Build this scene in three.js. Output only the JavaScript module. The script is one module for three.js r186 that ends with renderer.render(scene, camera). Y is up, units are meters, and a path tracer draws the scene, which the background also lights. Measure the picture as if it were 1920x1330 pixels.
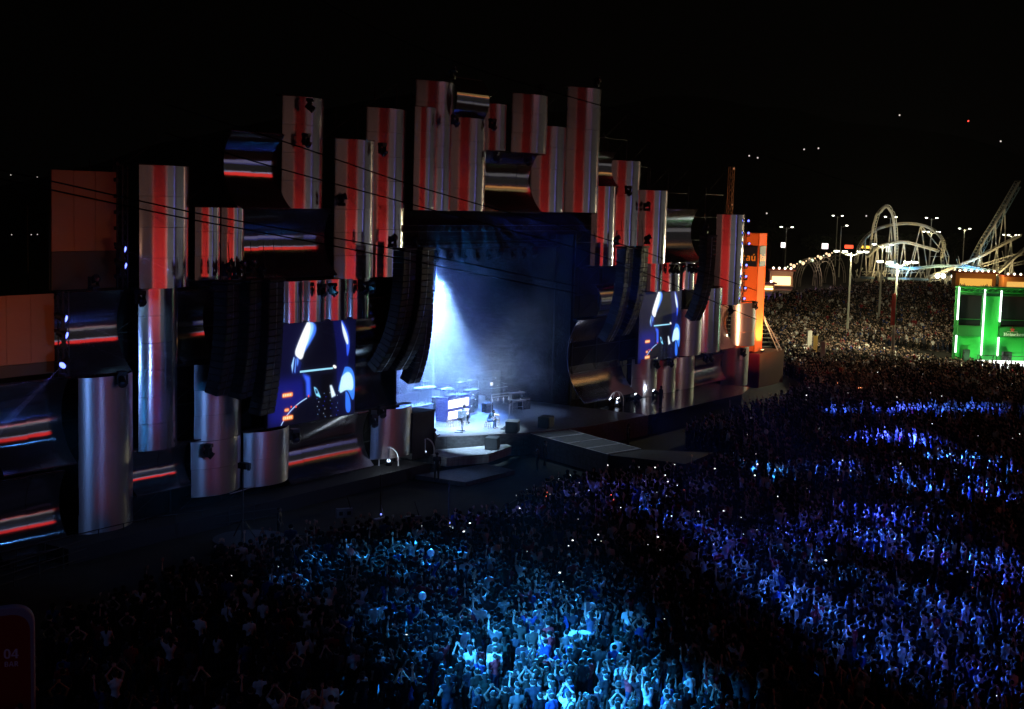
import * as THREE from 'three';
import { mergeGeometries } from 'three/addons/utils/BufferGeometryUtils.js';
import { MarchingCubes } from 'three/addons/objects/MarchingCubes.js';
import { ImprovedNoise } from 'three/addons/math/ImprovedNoise.js';
import { RoundedBoxGeometry } from 'three/addons/geometries/RoundedBoxGeometry.js';
import { FontLoader } from 'three/addons/loaders/FontLoader.js';
import { TextGeometry } from 'three/addons/geometries/TextGeometry.js';
import { RectAreaLightUniformsLib } from 'three/addons/lights/RectAreaLightUniformsLib.js';
RectAreaLightUniformsLib.init();

// ---------------------------------------------------------------- camera, sky, moon, exposure
// World: x runs along the stage front (0 = middle of the opening), y up, z towards the audience; metres.
const scene = new THREE.Scene();
const camera = new THREE.PerspectiveCamera(28.21, 1024 / 709, 0.5, 3000);
camera.rotation.order = 'YXZ';
camera.position.set(-84.4, 18, 55.5);
camera.rotation.set(-0.10987, -0.99554, 0.0275);
scene.add(camera);
camera.updateMatrixWorld(true);

function nightSky() {
  const W = 64, H = 32, d = new Float32Array(W * H * 4);
  for (let y = 0; y < H; y++) for (let x = 0; x < W; x++) {
    const up = Math.max(0, ((y + 0.5) / H - 0.5) * 2), k = 0.00012 + 0.0004 * Math.exp(-up * 9), o = (y * W + x) * 4;
    d[o] = k * 1.1; d[o + 1] = k; d[o + 2] = k * 0.9; d[o + 3] = 1;
  }
  const t = new THREE.DataTexture(d, W, H, THREE.RGBAFormat, THREE.FloatType);
  t.mapping = THREE.EquirectangularReflectionMapping; t.magFilter = THREE.LinearFilter; t.needsUpdate = true;
  return t;
}
scene.background = scene.environment = nightSky();
const moon = new THREE.DirectionalLight(new THREE.Color(0.75, 0.85, 1), 0.004);
moon.position.set(-120, 160, 90); moon.castShadow = true; scene.add(moon);
Object.assign(moon.shadow.camera, { left: -120, right: 120, top: 120, bottom: -120, far: 600 });

// thin night haze
scene.fog = new THREE.FogExp2(0xffffff, 0.00004);

const renderer = new THREE.WebGLRenderer({ antialias: true });
renderer.setSize(1024, 709);
renderer.toneMapping = THREE.LinearToneMapping;
renderer.toneMappingExposure = 1;
renderer.shadowMap.enabled = true;

// unseen area lights round the field, mostly added for the metal facade to mirror (all far from the frame)
const V3 = (x, y, z) => new THREE.Vector3(x, y, z);
const RGB = (r, g, b) => new THREE.Color().setRGB(r, g, b);
function areaLight(name, color, radiance, w, h, at, to) {
  const l = new THREE.RectAreaLight(color, radiance, w, h);
  l.name = name; l.position.set(...at); l.lookAt(...to); scene.add(l); return l;
}
areaLight('red_hospitality_front', RGB(1, 0.05, 0.042), 1.35, 98, 7, [9, 4.5, 152], [0, 12, 0]);
areaLight('added_red_panel', RGB(1, 0.035, 0.03), 1.1, 60, 14, [88, 62, 122], [0, 12, 0]);  // added high up for the red streaks on the tubes
areaLight('added_pale_panel', RGB(0.75, 0.68, 1), 0.5, 60, 4, [88, 52, 123], [0, 12, 0]);  // added beside the red one for the pale line on the tubes
areaLight('added_gold_panel', RGB(1, 0.45, 0.12), 0.7, 44, 9, [158, 64, 84], [0, 12, 0]);  // this and the next added for the gold lines on the right tubes
areaLight('added_gold_panel', RGB(1, 0.7, 0.28), 0.5, 44, 4, [160, 76, 86], [0, 12, 0]);
areaLight('added_grey_side', RGB(1, 0.96, 0.95), 0.11, 150, 17, [185, 6, 60], [0, 14, 0]);  // the three pale panels are added for the grey of the columns
areaLight('added_grey_front', RGB(1, 0.96, 0.97), 0.135, 80, 17, [88, 6, 150], [0, 14, 0]);
areaLight('pale_sky_glow', RGB(1, 0.95, 0.93), 0.014, 230, 60, [150, 44, 110], [0, 14, 0]);
areaLight('brown_field_left', RGB(1, 0.5, 0.42), 0.05, 90, 40, [-75, 14, 150], [0, 14, 0]);
areaLight('added_blue_strip', RGB(0.2, 0.2, 1), 1.3, 4, 24, [118, 9, 128], [0, 14, 0]);  // these upright strips are added for thin column stripes; no towers stand there
areaLight('added_white_strip', RGB(1, 0.94, 0.8), 1.2, 1.0, 10, [58, 6, 148], [0, 10, 0]);
areaLight('added_warm_strip', RGB(1, 0.5, 0.32), 0.9, 12, 24, [230, 14, 20], [0, 14, 0]);
areaLight('added_olive_strip', RGB(1, 0.85, 0.3), 1.0, 0.9, 8, [45, 5, 149], [0, 10, 0]);
areaLight('added_olive_strip', RGB(1, 0.85, 0.35), 1.0, 0.9, 8, [-34, 5, 150], [0, 10, 0]);

function spot(name, color, cd, at, to, half, pen = 0.5, radius = 4) {
  const l = new THREE.SpotLight(color, cd, 0, THREE.MathUtils.degToRad(half), pen, 2);
  l.name = name; l.position.set(...at); l.target.position.set(...to); l.castShadow = true; l.shadow.radius = radius;
  scene.add(l, l.target); l.target.name = name + '_aim'; return l;
}
function bulb(name, color, cd, at, radius = 4) {
  const l = new THREE.PointLight(color, cd, 0, 2);
  l.name = name; l.position.set(...at); l.castShadow = true; l.shadow.radius = radius; scene.add(l); return l;
}
// white key light on the stage with its pale beam, and blue washes inside the stage house
const KEY = [-6.7, 13.2, -1.1], KEY_TO = [-1.9, 1.6, -4.0];
spot('stage_key', RGB(0.26, 0.52, 1), 6800, KEY, KEY_TO, 25, 0.6);
spot('stage_white', RGB(0.55, 0.78, 1), 3600, [4, 14.4, 2], [-2.2, 1.6, -1.2], 17, 1);
for (const [x, z, k] of [[-7, -5, 1900], [0, -5, 1500], [6, -6, 700]]) spot('stage_blue_wash', RGB(0.16, 0.27, 1), k, [x, 14.6, z], [x * 0.9 - 1, 4, -13], 46, 1);
spot('stage_blue_back', RGB(0.09, 0.26, 1), 30000, [10, 14, -13], [3.5, 3, -8], 20, 1);
spot('stage_right_wash', RGB(0.3, 0.5, 1), 420, [10, 14.4, 1], [6, 1.6, -4], 24, 1);
spot('added_catwalk_wash', RGB(0.6, 0.8, 1), 170, [4, 15, 2], [-0.5, 1.5, 8], 20, 0.9);  // added to brighten the catwalk
for (const x of [-41, -32, -23]) spot('facade_blue_wash', RGB(0.2, 0.4, 1), 75, [x - 1, 7, 17], [x + 2, 4.6, 0], 34, 1);
spot('facade_blue_wash', RGB(0.5, 0.55, 0.9), 34, [-13, 8, 15], [-13, 3.6, 0], 24, 1);
spot('facade_pale_wash', RGB(1, 0.85, 0.75), 36, [30, 8, 17], [28, 4, 0], 34, 1);
// lamps on the stage truss and on an added, unseen mast at the left of the field, each throwing a narrow patch of light on the crowd
{
  let k = 5; const n = () => { k = (k * 16807) % 2147483647; return k / 2147483647; };
  const CYAN = [[-37.6, 15.2, 0.5], [-34.7, 16.6, 0.72], [-33.1, 17.9, 0.74], [-33, 20.2, 0.7], [-33.7, 23.5, 0.6], [-32.4, 26.5, 0.4], [-41.5, 22.5, 0.5], [-39.4, 24.1, 0.7], [-38, 25.8, 0.7], [-37, 27.6, 0.6], [-44.1, 26.5, 0.6], [-41.8, 27.5, 1.3], [-40.3, 28.4, 1.4], [-38.6, 29.6, 1.2], [-46.2, 29.4, 1.2], [-44.6, 30.5, 1.6], [-44.5, 32.4, 1.7], [-43.1, 33.4, 1.2], [-43, 35.2, 0.8]];
  for (const [x, z, w] of CYAN) spot('crowd_cyan_lamp', RGB(0.02, 0.26 + 0.13 * n(), 1), 84000 * w * (0.6 + 0.8 * n()), [-14 + 8 * n(), 16.4, 3], [x, 1.5, z], 2.2 + 1.4 * n(), 1);
  for (const [x, z, w] of CYAN) if (w > 0.75) spot('crowd_cyan_added', RGB(0.03, 0.33, 1), 15000 * w * (0.5 + n()), [-72, 17, 29], [x, 1.4, z], 2.6 + 1.2 * n(), 1);  // added from out of view to light the backs of the crowd
  const VIOLET = [[-16.6, 20.8], [-18.9, 23.9], [-20.2, 26.1], [-23.4, 28.9], [-27.1, 31.9], [-17.9, 29.7], [-16.1, 31], [-16.2, 32.7], [-16.1, 34.5], [-16, 36.4], [-28.7, 33.8], [-30, 35.9], [-32.7, 38.2], [-32.9, 40], [-32.4, 41.6], [-32.7, 43.2], [-27.3, 39.3], [-26.1, 40.9], [-26.8, 42.4], [-16.8, 40.1], [-18.1, 38.5], [-20.1, 28], [-22.7, 32.9],
    [-0.1, 23.6], [2.5, 25.1], [-0.5, 28.2], [2.6, 29.2], [-1.2, 32.3], [3.5, 32.9], [-0.2, 35.8], [15.7, 23.2], [15.2, 26], [10.8, 30.3], [8.2, 33], [26.5, 16], [30.7, 19.6], [34.9, 22.8], [36, 26], [-1.9, 21.5], [-10.8, 31.7], [-8.2, 33.8]];
  for (const [x, z] of VIOLET) spot('crowd_violet_lamp', RGB(0.04, 0.085 + 0.2 * n() * n(), 1), (x > 20 ? 36000 : 105000) * (0.3 + n()), [-6 + 12 * n(), 17, 2], [x, 1.5, z], 1.7 + 1.5 * n(), 1);
}
spot('crowd_added_fill', RGB(0.2, 0.32, 1), 60, [-75, 20, 20], [-46, 1, 22], 26, 1);  // added blue fill to offset the red spill on the crowd

// ---------------------------------------------------------------- helpers
function rng(seed) { let s = seed >>> 0; return () => { s = (s + 0x6d2b79f5) | 0; let t = Math.imul(s ^ (s >>> 15), 1 | s); t = (t + Math.imul(t ^ (t >>> 7), 61 | t)) ^ t; return ((t ^ (t >>> 14)) >>> 0) / 4294967296; }; }
const R = rng(7), rr = (a, b, r = R) => a + (b - a) * r(), pick = (a, r = R) => a[Math.floor(r() * a.length)];
const used = new Map();
function numbered(n) { const k = used.get(n) ?? 0; used.set(n, k + 1); return k ? n + '_' + String(k).padStart(3, '0') : n; }
function tag(o, label, category, group, kind) {
  o.userData = { label, category };
  if (group) o.userData.group = group;
  if (kind) o.userData.kind = kind;
  return o;
}
function thing(name, label, category, at = [0, 0, 0], turn = 0, group) {
  const o = new THREE.Group(); o.name = numbered(name); o.position.set(...at); o.rotation.y = turn;
  scene.add(o); return tag(o, label, category, group);
}
function part(name, geo, mat, parent = scene) {
  const g = Array.isArray(geo) ? merge(geo) : geo, m = new THREE.Mesh(g, mat);
  m.name = parent === scene ? numbered(name) : name; m.castShadow = m.receiveShadow = true; parent.add(m); return m;
}
function copyOf(src, at, turn, label, group) {
  const c = src.clone(); c.name = numbered(src.name.replace(/_\d{3}$/, '')); c.userData = { ...src.userData };
  if (label) c.userData.label = label;
  if (group) c.userData.group = group;
  c.position.set(...at); c.rotation.y = turn; scene.add(c); return c;
}
const merge = (list) => mergeGeometries(list.map((g) => { const k = g.index ? g.toNonIndexed() : g; for (const n of Object.keys(k.attributes)) if (!['position', 'normal', 'uv'].includes(n)) k.deleteAttribute(n); return k; }));
const box = (w, h, d, x = 0, y = 0, z = 0, ry = 0) => new THREE.BoxGeometry(w, h, d).rotateY(ry).translate(x, y, z);
const rbox = (w, h, d, x = 0, y = 0, z = 0, r = 0.02) => new RoundedBoxGeometry(w, h, d, 1, r).translate(x, y, z);
const cyl = (r0, r1, h, x = 0, y = 0, z = 0, n = 12) => new THREE.CylinderGeometry(r1, r0, h, n).translate(x, y + h / 2, z);
function bar(a, b, r = 0.03, n = 6, r2 = r) {
  const A = V3(...a), B = V3(...b), d = B.clone().sub(A), L = d.length();
  return new THREE.CylinderGeometry(r2, r, L, n).translate(0, L / 2, 0).applyQuaternion(new THREE.Quaternion().setFromUnitVectors(V3(0, 1, 0), d.normalize())).translate(...a);
}
function tube(pts, r, seg = 40, n = 6, closed = false) { return new THREE.TubeGeometry(new THREE.CatmullRomCurve3(pts.map((p) => V3(...p)), closed), seg, r, n, closed); }
function slab(points, y0, y1) {   // a deck with the outline [x, z]...
  const s = new THREE.Shape(points.map(([x, z]) => new THREE.Vector2(x, -z)));
  return new THREE.ExtrudeGeometry(s, { depth: y1 - y0, bevelEnabled: false }).rotateX(-Math.PI / 2).translate(0, y0, 0);
}
function trussGeo(a, b, s = 0.3, r = 0.025, up = [0, 1, 0]) {   // box truss between two points
  const A = V3(...a), B = V3(...b), d = B.clone().sub(A), L = d.length(), t = d.clone().normalize(), u = V3(...up), v = t.clone().cross(u).normalize(), w = v.clone().cross(t).normalize(), out = [];
  const at = (k, i) => A.clone().addScaledVector(t, k).addScaledVector(v, (i & 1 ? 0.5 : -0.5) * s).addScaledVector(w, (i & 2 ? 0.5 : -0.5) * s).toArray();
  for (let i = 0; i < 4; i++) out.push(bar(at(0, i), at(L, i), r, 5));
  const n = Math.max(1, Math.round(L / (s * 1.4)));
  for (let k = 0; k < n; k++) for (const [i, j] of [[0, 1], [1, 3], [3, 2], [2, 0]]) out.push(bar(at((k * L) / n, i), at(((k + 1) * L) / n, j), r * 0.6, 4));
  return merge(out);
}

// textures
const noise = new ImprovedNoise();
function fbm(x, y, z, o = 4) { let s = 0, a = 0.5, f = 1; for (let i = 0; i < o; i++) { s += a * noise.noise(x * f, y * f, z * f); a *= 0.5; f *= 2.03; } return s; }
function dataTex(n, fn, srgb = false) {
  const d = new Uint8Array(n * n * 4);
  for (let y = 0; y < n; y++) for (let x = 0; x < n; x++) { const c = fn(x / n, y / n), o = (y * n + x) * 4; for (let i = 0; i < 3; i++) d[o + i] = Math.max(0, Math.min(255, (Array.isArray(c) ? c[i] : c) * 255)); d[o + 3] = 255; }
  const t = new THREE.DataTexture(d, n, n); t.wrapS = t.wrapT = THREE.RepeatWrapping; t.magFilter = THREE.LinearFilter; if (srgb) t.colorSpace = THREE.SRGBColorSpace; t.needsUpdate = true; return t;
}
const tileNoise = (u, v, f, s) => { const a = u * Math.PI * 2, b = v * Math.PI * 2; return fbm(Math.cos(a) * f, Math.sin(a) * f + s, Math.cos(b) * f + Math.sin(b) * f * 1.7, 4); };
const dentTex = dataTex(256, (u, v) => 0.5 + 0.5 * tileNoise(u, v, 0.9, 3) + 0.1 * tileNoise(u, v, 4, 8));
const roughTex = dataTex(256, (u, v) => 0.86 + 0.16 * tileNoise(u, v, 1.6, 5));
dentTex.repeat.set(0.1, 0.22); roughTex.repeat.set(0.045, 0.6);
const groundTex = dataTex(512, (u, v) => 0.55 + 0.7 * tileNoise(u, v, 2.5, 1) + 0.2 * tileNoise(u, v, 14, 2));
groundTex.repeat.set(0.07, 0.07);
const deckTex = dataTex(512, (u, v) => { const s = (x) => Math.min(1, Math.abs(((x * 4) % 1) - 0.5) * 60 ); const seam = Math.min(1, Math.abs(((u * 2) % 1) - 0.5) * 90) * Math.min(1, Math.abs(((v * 4) % 1) - 0.5) * 45); return (0.62 + 0.5 * tileNoise(u, v, 3, 4)) * (0.55 + 0.45 * seam); });
deckTex.repeat.set(0.2, 0.2);

const std = (c, o = {}) => new THREE.MeshStandardMaterial({ color: Array.isArray(c) ? RGB(...c) : c, roughness: 0.7, ...o });
const glow = (c, k) => new THREE.MeshStandardMaterial({ color: 0x000000, emissive: RGB(...c), emissiveIntensity: k, roughness: 1 });
const M = {
  wire: new THREE.MeshPhysicalMaterial({ color: RGB(0.008, 0.008, 0.008), roughness: 1, specularIntensity: 0 }),
  black: std([0.012, 0.012, 0.013], { roughness: 0.6 }), cloth: std([0.01, 0.01, 0.011], { roughness: 1 }), steel: std([0.35, 0.35, 0.36], { metalness: 0.8, roughness: 0.4 }),
  darksteel: std([0.05, 0.05, 0.052], { metalness: 0.5, roughness: 0.5 }), alu: std([0.6, 0.6, 0.6], { metalness: 1, roughness: 0.35 }),
  white: std([0.75, 0.75, 0.75], { roughness: 0.5 }), cab: std([0.012, 0.012, 0.013], { roughness: 0.6 }), grille: std([0.016, 0.017, 0.019], { roughness: 0.6 }),
  wood: std([0.5, 0.33, 0.16]), skin: std([0.42, 0.29, 0.23], { roughness: 0.55 }), hair: std([0.012, 0.009, 0.008], { roughness: 0.8 }), denim: std([0.07, 0.1, 0.2]),
};
const metalV = new THREE.MeshPhysicalMaterial({ color: RGB(0.86, 0.86, 0.88), metalness: 0.92, roughness: 0.2, roughnessMap: roughTex, anisotropy: 0.62, bumpMap: dentTex, bumpScale: 0.004 });
const metalH = new THREE.MeshPhysicalMaterial({ color: RGB(0.62, 0.62, 0.64), metalness: 0.96, roughness: 0.15, roughnessMap: roughTex, anisotropy: 0.95, bumpMap: dentTex, bumpScale: 0.004 });

const metalLow = new THREE.MeshPhysicalMaterial({ color: RGB(0.5, 0.5, 0.52), metalness: 0.9, roughness: 0.34, anisotropy: 0.75 });

// ---------------------------------------------------------------- ground
{
  const g = new THREE.PlaneGeometry(2400, 2400, 1, 1).rotateX(-Math.PI / 2), uv = g.attributes.uv;
  for (let i = 0; i < uv.count; i++) uv.setXY(i, uv.getX(i) * 2400, uv.getY(i) * 2400);
  tag(part('ground', g.translate(300, 0, 0), std([0.02, 0.022, 0.018], { map: groundTex, roughness: 0.95 })), 'dark trampled artificial turf of the festival field', 'ground', null, 'structure');
}

// ---------------------------------------------------------------- stage facade: one building, its columns and tubes of metal sheets
const facade = thing('stage_facade', 'huge stage facade of curved shiny metal columns and tubes glowing red', 'stage');
const COLUMNS = [   // x, width, bottom, top, z
  [-34.43, 4.04, 12.9, 19.21, 0], [-30.39, 2.1, 13.19, 17.1, 0], [-28.26, 1.99, 12.89, 17.1, -0.15], [-23.03, 3.75, 17.09, 23.53, -0.5], [-18.84, 3.73, 12.9, 21.3, 0],
  [-15.02, 3.88, 12.84, 23.43, -0.7], [-11.0, 2.15, 17.1, 23.74, 0], [-9.93, 4.0, 17.09, 25.54, -0.7], [-7.1, 4.03, 17.1, 23.32, 0], [-2.8, 2.72, 21.32, 24.55, -0.3],
  [0.26, 4.04, 21.29, 25.44, 0.25], [4.16, 4.06, 17.09, 23.43, -0.5], [8.35, 4.09, 17.1, 26.56, 0], [12.47, 2.96, 12.9, 19.2, 0], [16.13, 4.12, 12.85, 21.33, -0.5],
  [20.5, 3.91, 12.9, 19.03, 0], [34.05, 2.41, 13.33, 15.02, -0.8], [32.93, 1.7, 10.66, 12.58, -0.9], [36.14, 4.33, 8.65, 17.1, 0], [22.2, 2.1, 10.45, 12.9, 0],
  [24.28, 3.19, 10.4, 12.9, 0], [27.55, 2.9, 10.4, 12.8, 0], [28.41, 3.83, 4.45, 8.65, 0], [32.01, 4.25, 4.45, 10.37, 0], [40.29, 3.93, 4.45, 8.65, 0],
  [20.27, 3.54, 1.6, 4.83, 0], [23.67, 3.72, 1.57, 4.45, 0], [27.25, 3.78, 1.55, 4.45, 0], [38.63, 4.25, 0.66, 4.45, 0], [-38.37, 4.04, 0.4, 8.65, 0],
  [-34.12, 3.17, 4.36, 12.87, -0.35], [-30.19, 4.02, 4.38, 8.6, -0.3], [-30.75, 4.26, 1.42, 4.45, 0], [-26.62, 4.04, 1.3, 4.45, 0], [-14.92, 4.04, 1.24, 4.45, 0],
  [-23.33, 1.86, 10.46, 12.9, 0], [-21.58, 2.09, 10.42, 12.9, 0], [-19.62, 2.16, 10.4, 12.9, 0], [-17.58, 2.19, 10.38, 12.9, 0],
];
const TUBES = [   // x, length, bottom, top, z, bulge (+ outward, - hollow)
  [-27.3, 4.31, 17.1, 21.3, 0, -1], [-26.51, 7.71, 13.18, 17.1, 0, -1], [-7.15, 3.82, 23.32, 25.94, 0, 1], [-3.2, 7.5, 17.1, 21.3, 0, -1], [12.34, 3.7, 19.17, 21.89, 0, -1],
  [24.37, 7.46, 12.9, 17.52, 0, -1], [36.19, 3.98, 4.45, 8.65, 0, -1], [30.89, 7.77, 1.5, 4.01, 0, -1], [11.84, 8.5, 2.01, 8.6, -0.3, -1], [14.1, 3.82, 8.7, 11.28, -0.5, 1],
  [-34.42, 3.88, 2.09, 4.45, 0, -1], [-22.71, 7.81, 0.9, 4.45, 0, -1], [-15.93, 4.2, 4.3, 8.5, -0.5, -1], [-15.89, 3.4, 8.6, 11.46, -0.6, -1], [-30.73, 2.46, 8.65, 12.57, -0.6, -1],
  [-39.03, 4.27, 8.7, 12.85, -0.15, -1], [-42.66, 4.24, 4.45, 8.65, 0, -1], [-42.73, 4.03, 0.35, 4.05, 0, -1],
];
const sheetCache = new Map();
function sheet(chord, length, sag) {   // curved sheet: chord across, length along; runs along +y, bulges to +z; uv.x runs along the axis
  const key = [chord.toFixed(2), length.toFixed(2), sag.toFixed(2)].join();
  if (sheetCache.has(key)) return sheetCache.get(key);
  const s = Math.abs(sag), r = (chord * chord / 4 + s * s) / (2 * s), half = Math.asin(chord / 2 / r), n = 14, pos = [], nor = [], uv = [], idx = [], t = 0.05, sgn = Math.sign(sag);
  const ring = (rad, out) => { for (let i = 0; i <= n; i++) { const a = -half + (2 * half * i) / n; for (const y of [0.008, length - 0.008]) { pos.push(Math.sin(a) * rad, y, sgn * (Math.cos(a) * rad - r * Math.cos(half))); nor.push(out * sgn * Math.sin(a), 0, out * Math.cos(a)); uv.push(y, a * r); } } };
  const m = (n + 1) * 2; ring(r, 1); ring(r - sgn * t, -1);
  for (let i = 0; i < n; i++) { const a = i * 2, b = a + 2; idx.push(a, b, a + 1, b, b + 1, a + 1); const c = m + a, d = m + b; idx.push(c, c + 1, d, d, c + 1, d + 1); idx.push(a + 1, b + 1, c + 1, b + 1, d + 1, c + 1, a, c, b, b, c, d); }
  idx.push(0, 1, m, 1, m + 1, m, m - 2, 2 * m - 2, m - 1, m - 1, 2 * m - 2, 2 * m - 1);
  const g = new THREE.BufferGeometry(); g.setAttribute('position', new THREE.Float32BufferAttribute(pos, 3)); g.setAttribute('normal', new THREE.Float32BufferAttribute(nor, 3)); g.setAttribute('uv', new THREE.Float32BufferAttribute(uv, 2)); g.setIndex(idx);
  sheetCache.set(key, g); return g;
}
{
  const r = rng(21), T = [[-45, 8], [-32, 8], [-17, -1], [-5, -5], [10, -9], [45, -13]];
  const turnAt = (x) => { for (let i = 1; i < T.length; i++) if (x <= T[i][0]) { const k = (x - T[i - 1][0]) / (T[i][0] - T[i - 1][0]); return T[i - 1][1] + k * (T[i][1] - T[i - 1][1]); } return -13; };
  for (const [x, w, y0, y1, z] of COLUMNS) {
    const c = new THREE.Group(); c.name = 'metal_column'; c.position.set(x + w / 2, y0, z); facade.add(c); c.rotation.y = THREE.MathUtils.degToRad(turnAt(x + w / 2));
    const n = Math.max(1, Math.round((y1 - y0) / 1.5)), h = (y1 - y0) / n, sag = w * 0.2;
    for (let i = 0; i < n; i++) { const p = part('panel', sheet(w, h, sag), y1 < 9 ? metalLow : metalV, c); p.position.set(0, i * h, rr(-0.015, 0.015, r)); p.rotation.y = rr(-0.008, 0.008, r); p.rotation.x = rr(-0.006, 0.006, r); }
    part('rim', box(w, 0.06, 0.5, 0, -0.03, -0.28), M.black, c); part('rim', box(w, 0.06, 0.5, 0, y1 - y0 + 0.03, -0.28), M.black, c);
  }
  for (const [x, len, y0, y1, z, b] of TUBES) {
    const c = new THREE.Group(); c.name = 'metal_tube'; c.position.set(x, (y0 + y1) / 2, z); c.rotation.x = -0.13 * (b < 0 ? 1 : 0.3); facade.add(c);
    const n = Math.max(1, Math.round(len / 1.95)), l = len / n, h = y1 - y0, sag = h * 0.2 * b;
    for (let i = 0; i < n; i++) { const p = part('panel', sheet(h, l, sag), metalH, c); p.rotation.z = -Math.PI / 2; p.position.set(i * l, 0, rr(-0.012, 0.012, r)); p.rotation.x = rr(-0.01, 0.01, r); }
    part('rim', box(len, 0.07, 0.35, len / 2, h / 2 + 0.04, -0.25), M.black, c); part('rim', box(len, 0.07, 0.35, len / 2, -h / 2 - 0.04, -0.25), M.black, c);
  }
  // scaffold behind the sheets, and the black cloth that closes it
  const bars = [];
  for (let i = 0; i <= 22; i++) {
    const x = -42.4 + 3.9 * i, top = x > -12 && x < 12 ? 25 : [12.6, 17, 19.5, 17, 21, 21, 23, 23.5][Math.min(7, Math.floor(Math.abs(i < 11 ? i : 22 - i)))];
    const from = x > -12 && x < 12 ? 17.2 : 0;
    for (const z of [-1.4, -3.2]) bars.push(bar([x, from, z], [x, top, z], 0.05, 5));
    if (i < 22) for (let y = from; y < top; y += 2.1) { bars.push(bar([x, y, -1.4], [x + 3.9, y, -1.4], 0.035, 4), bar([x, y, -1.4], [x + 3.9, y + 2.1, -1.4], 0.025, 4)); }
  }
  part('scaffold', bars, M.darksteel, facade);
  for (const g of [box(30.2, 12.6, 0.12, -27.7, 6.3, -1.9), box(20, 12.6, 0.12, 32.5, 6.3, -1.9), box(23, 4.2, 0.12, -24.2, 14.8, -1.7), box(20, 4.2, 0.12, 22.6, 14.8, -1.7), box(10, 4.1, 0.12, 17, 6.6, -1.6)]) part('black_cloth', g, M.cloth, facade);
  part('plinth', [box(30.4, 0.4, 1.2, -27.4, 0.2, -0.1)], M.black, facade);
}
// flat orange banners at the left end
{
  const m = std([0.55, 0.2, 0.075], { roughness: 0.9, bumpMap: groundTex, bumpScale: 0.12 }), shade_band = std([0.12, 0.08, 0.04], { roughness: 0.9 });
  for (const [x, w, y0, y1, z, band, l] of [[-39.25, 4.0, 12.95, 18.8, -0.5, 1.9, 'tall brown orange fabric wall standing above the left end of stage'], [-46.2, 6.9, 8.95, 12.85, -0.3, 0.6, 'low bright orange fabric wall at the far left edge of stage']]) {
    const t = thing('fabric_wall', l, 'banner wall', [x + w / 2, y0, z]);
    part('fabric', [rbox(w, y1 - y0 - band, 0.1, 0, band + (y1 - y0 - band) / 2, 0, 0.03)], m, t);
    for (let i = 1; i < Math.round(w / 1.4); i++) part('seam', box(0.05, y1 - y0 - band, 0.02, -w / 2 + i * (w / Math.round(w / 1.4)), band + (y1 - y0 - band) / 2, 0.055), m, t);
    part('shade_band', [rbox(w, band - 0.02, 0.1, 0, band / 2, -0.03, 0.03)], shade_band, t);  // the shadow on the lower band is put into a darker strip
    part('frame', [bar([-w / 2, 0, -0.15], [-w / 2, y1 - y0, -0.15]), bar([w / 2, 0, -0.15], [w / 2, y1 - y0, -0.15]), bar([-w / 2, 0.05, -0.15], [w / 2, 0.05, -0.15])], M.darksteel, t);
  }
  spot('added_banner_spot', RGB(1, 0.4, 0.15), 24, [-46, 10.5, 8], [-42.5, 11.5, 0], 32, 1);  // both spots are added, unseen, to light the fabric walls
  spot('added_banner_spot', RGB(1, 0.5, 0.3), 7, [-38, 14, 8], [-37.4, 16.5, 0], 26, 0.8);
}

// ---------------------------------------------------------------- stage house: deck, curtains, roof
const house = thing('stage_house', 'deep dark stage house with blue lit backdrop behind the opening', 'stage interior');
const deckMat = std([0.3, 0.3, 0.31], { roughness: 0.38, map: deckTex });
{
  const dg = slab([[-12, -15.6], [12.4, -15.6], [12.4, 5.5], [4.3, 4.7], [-1, 2.9], [-3.2, 1.7], [-7.5, -1.2], [-12, -1.9]], 0.02, 1.6);
  part('deck', dg, deckMat, house);
  part('wing_deck', slab([[12.42, 0.7], [34, 0.7], [34, 4.6], [29, 6], [14, 5.7], [12.42, 5.5]], 0.02, 1.6), std([0.035, 0.035, 0.04], { roughness: 0.2, map: deckTex }), house);
  const curtain = new THREE.PlaneGeometry(26, 16, 130, 1), p = curtain.attributes.position;
  for (let i = 0; i < p.count; i++) p.setZ(i, 0.22 * Math.sin(p.getX(i) * 3.1) + 0.1 * Math.sin(p.getX(i) * 7.3));
  curtain.computeVertexNormals();
  part('back_curtain', curtain.translate(0, 9, -15.4), std([0.035, 0.035, 0.04], { roughness: 1, side: THREE.DoubleSide }), house);
  part('side_curtain', [box(0.2, 17, 15.6, -12.3, 8.5, -8.0)], M.cloth, house);
  part('side_curtain', [box(0.2, 17, 14, 12.6, 8.5, -8.8)], M.cloth, house);
  part('roof', [box(25.4, 0.3, 15.8, 0.1, 17, -8.2)], M.cloth, house);
  part('header', [box(25, 1.5, 0.25, 0.1, 16.15, -0.6), box(25, 1.2, 0.2, 0.1, 15.2, -4)], M.cloth, house);
}

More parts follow.
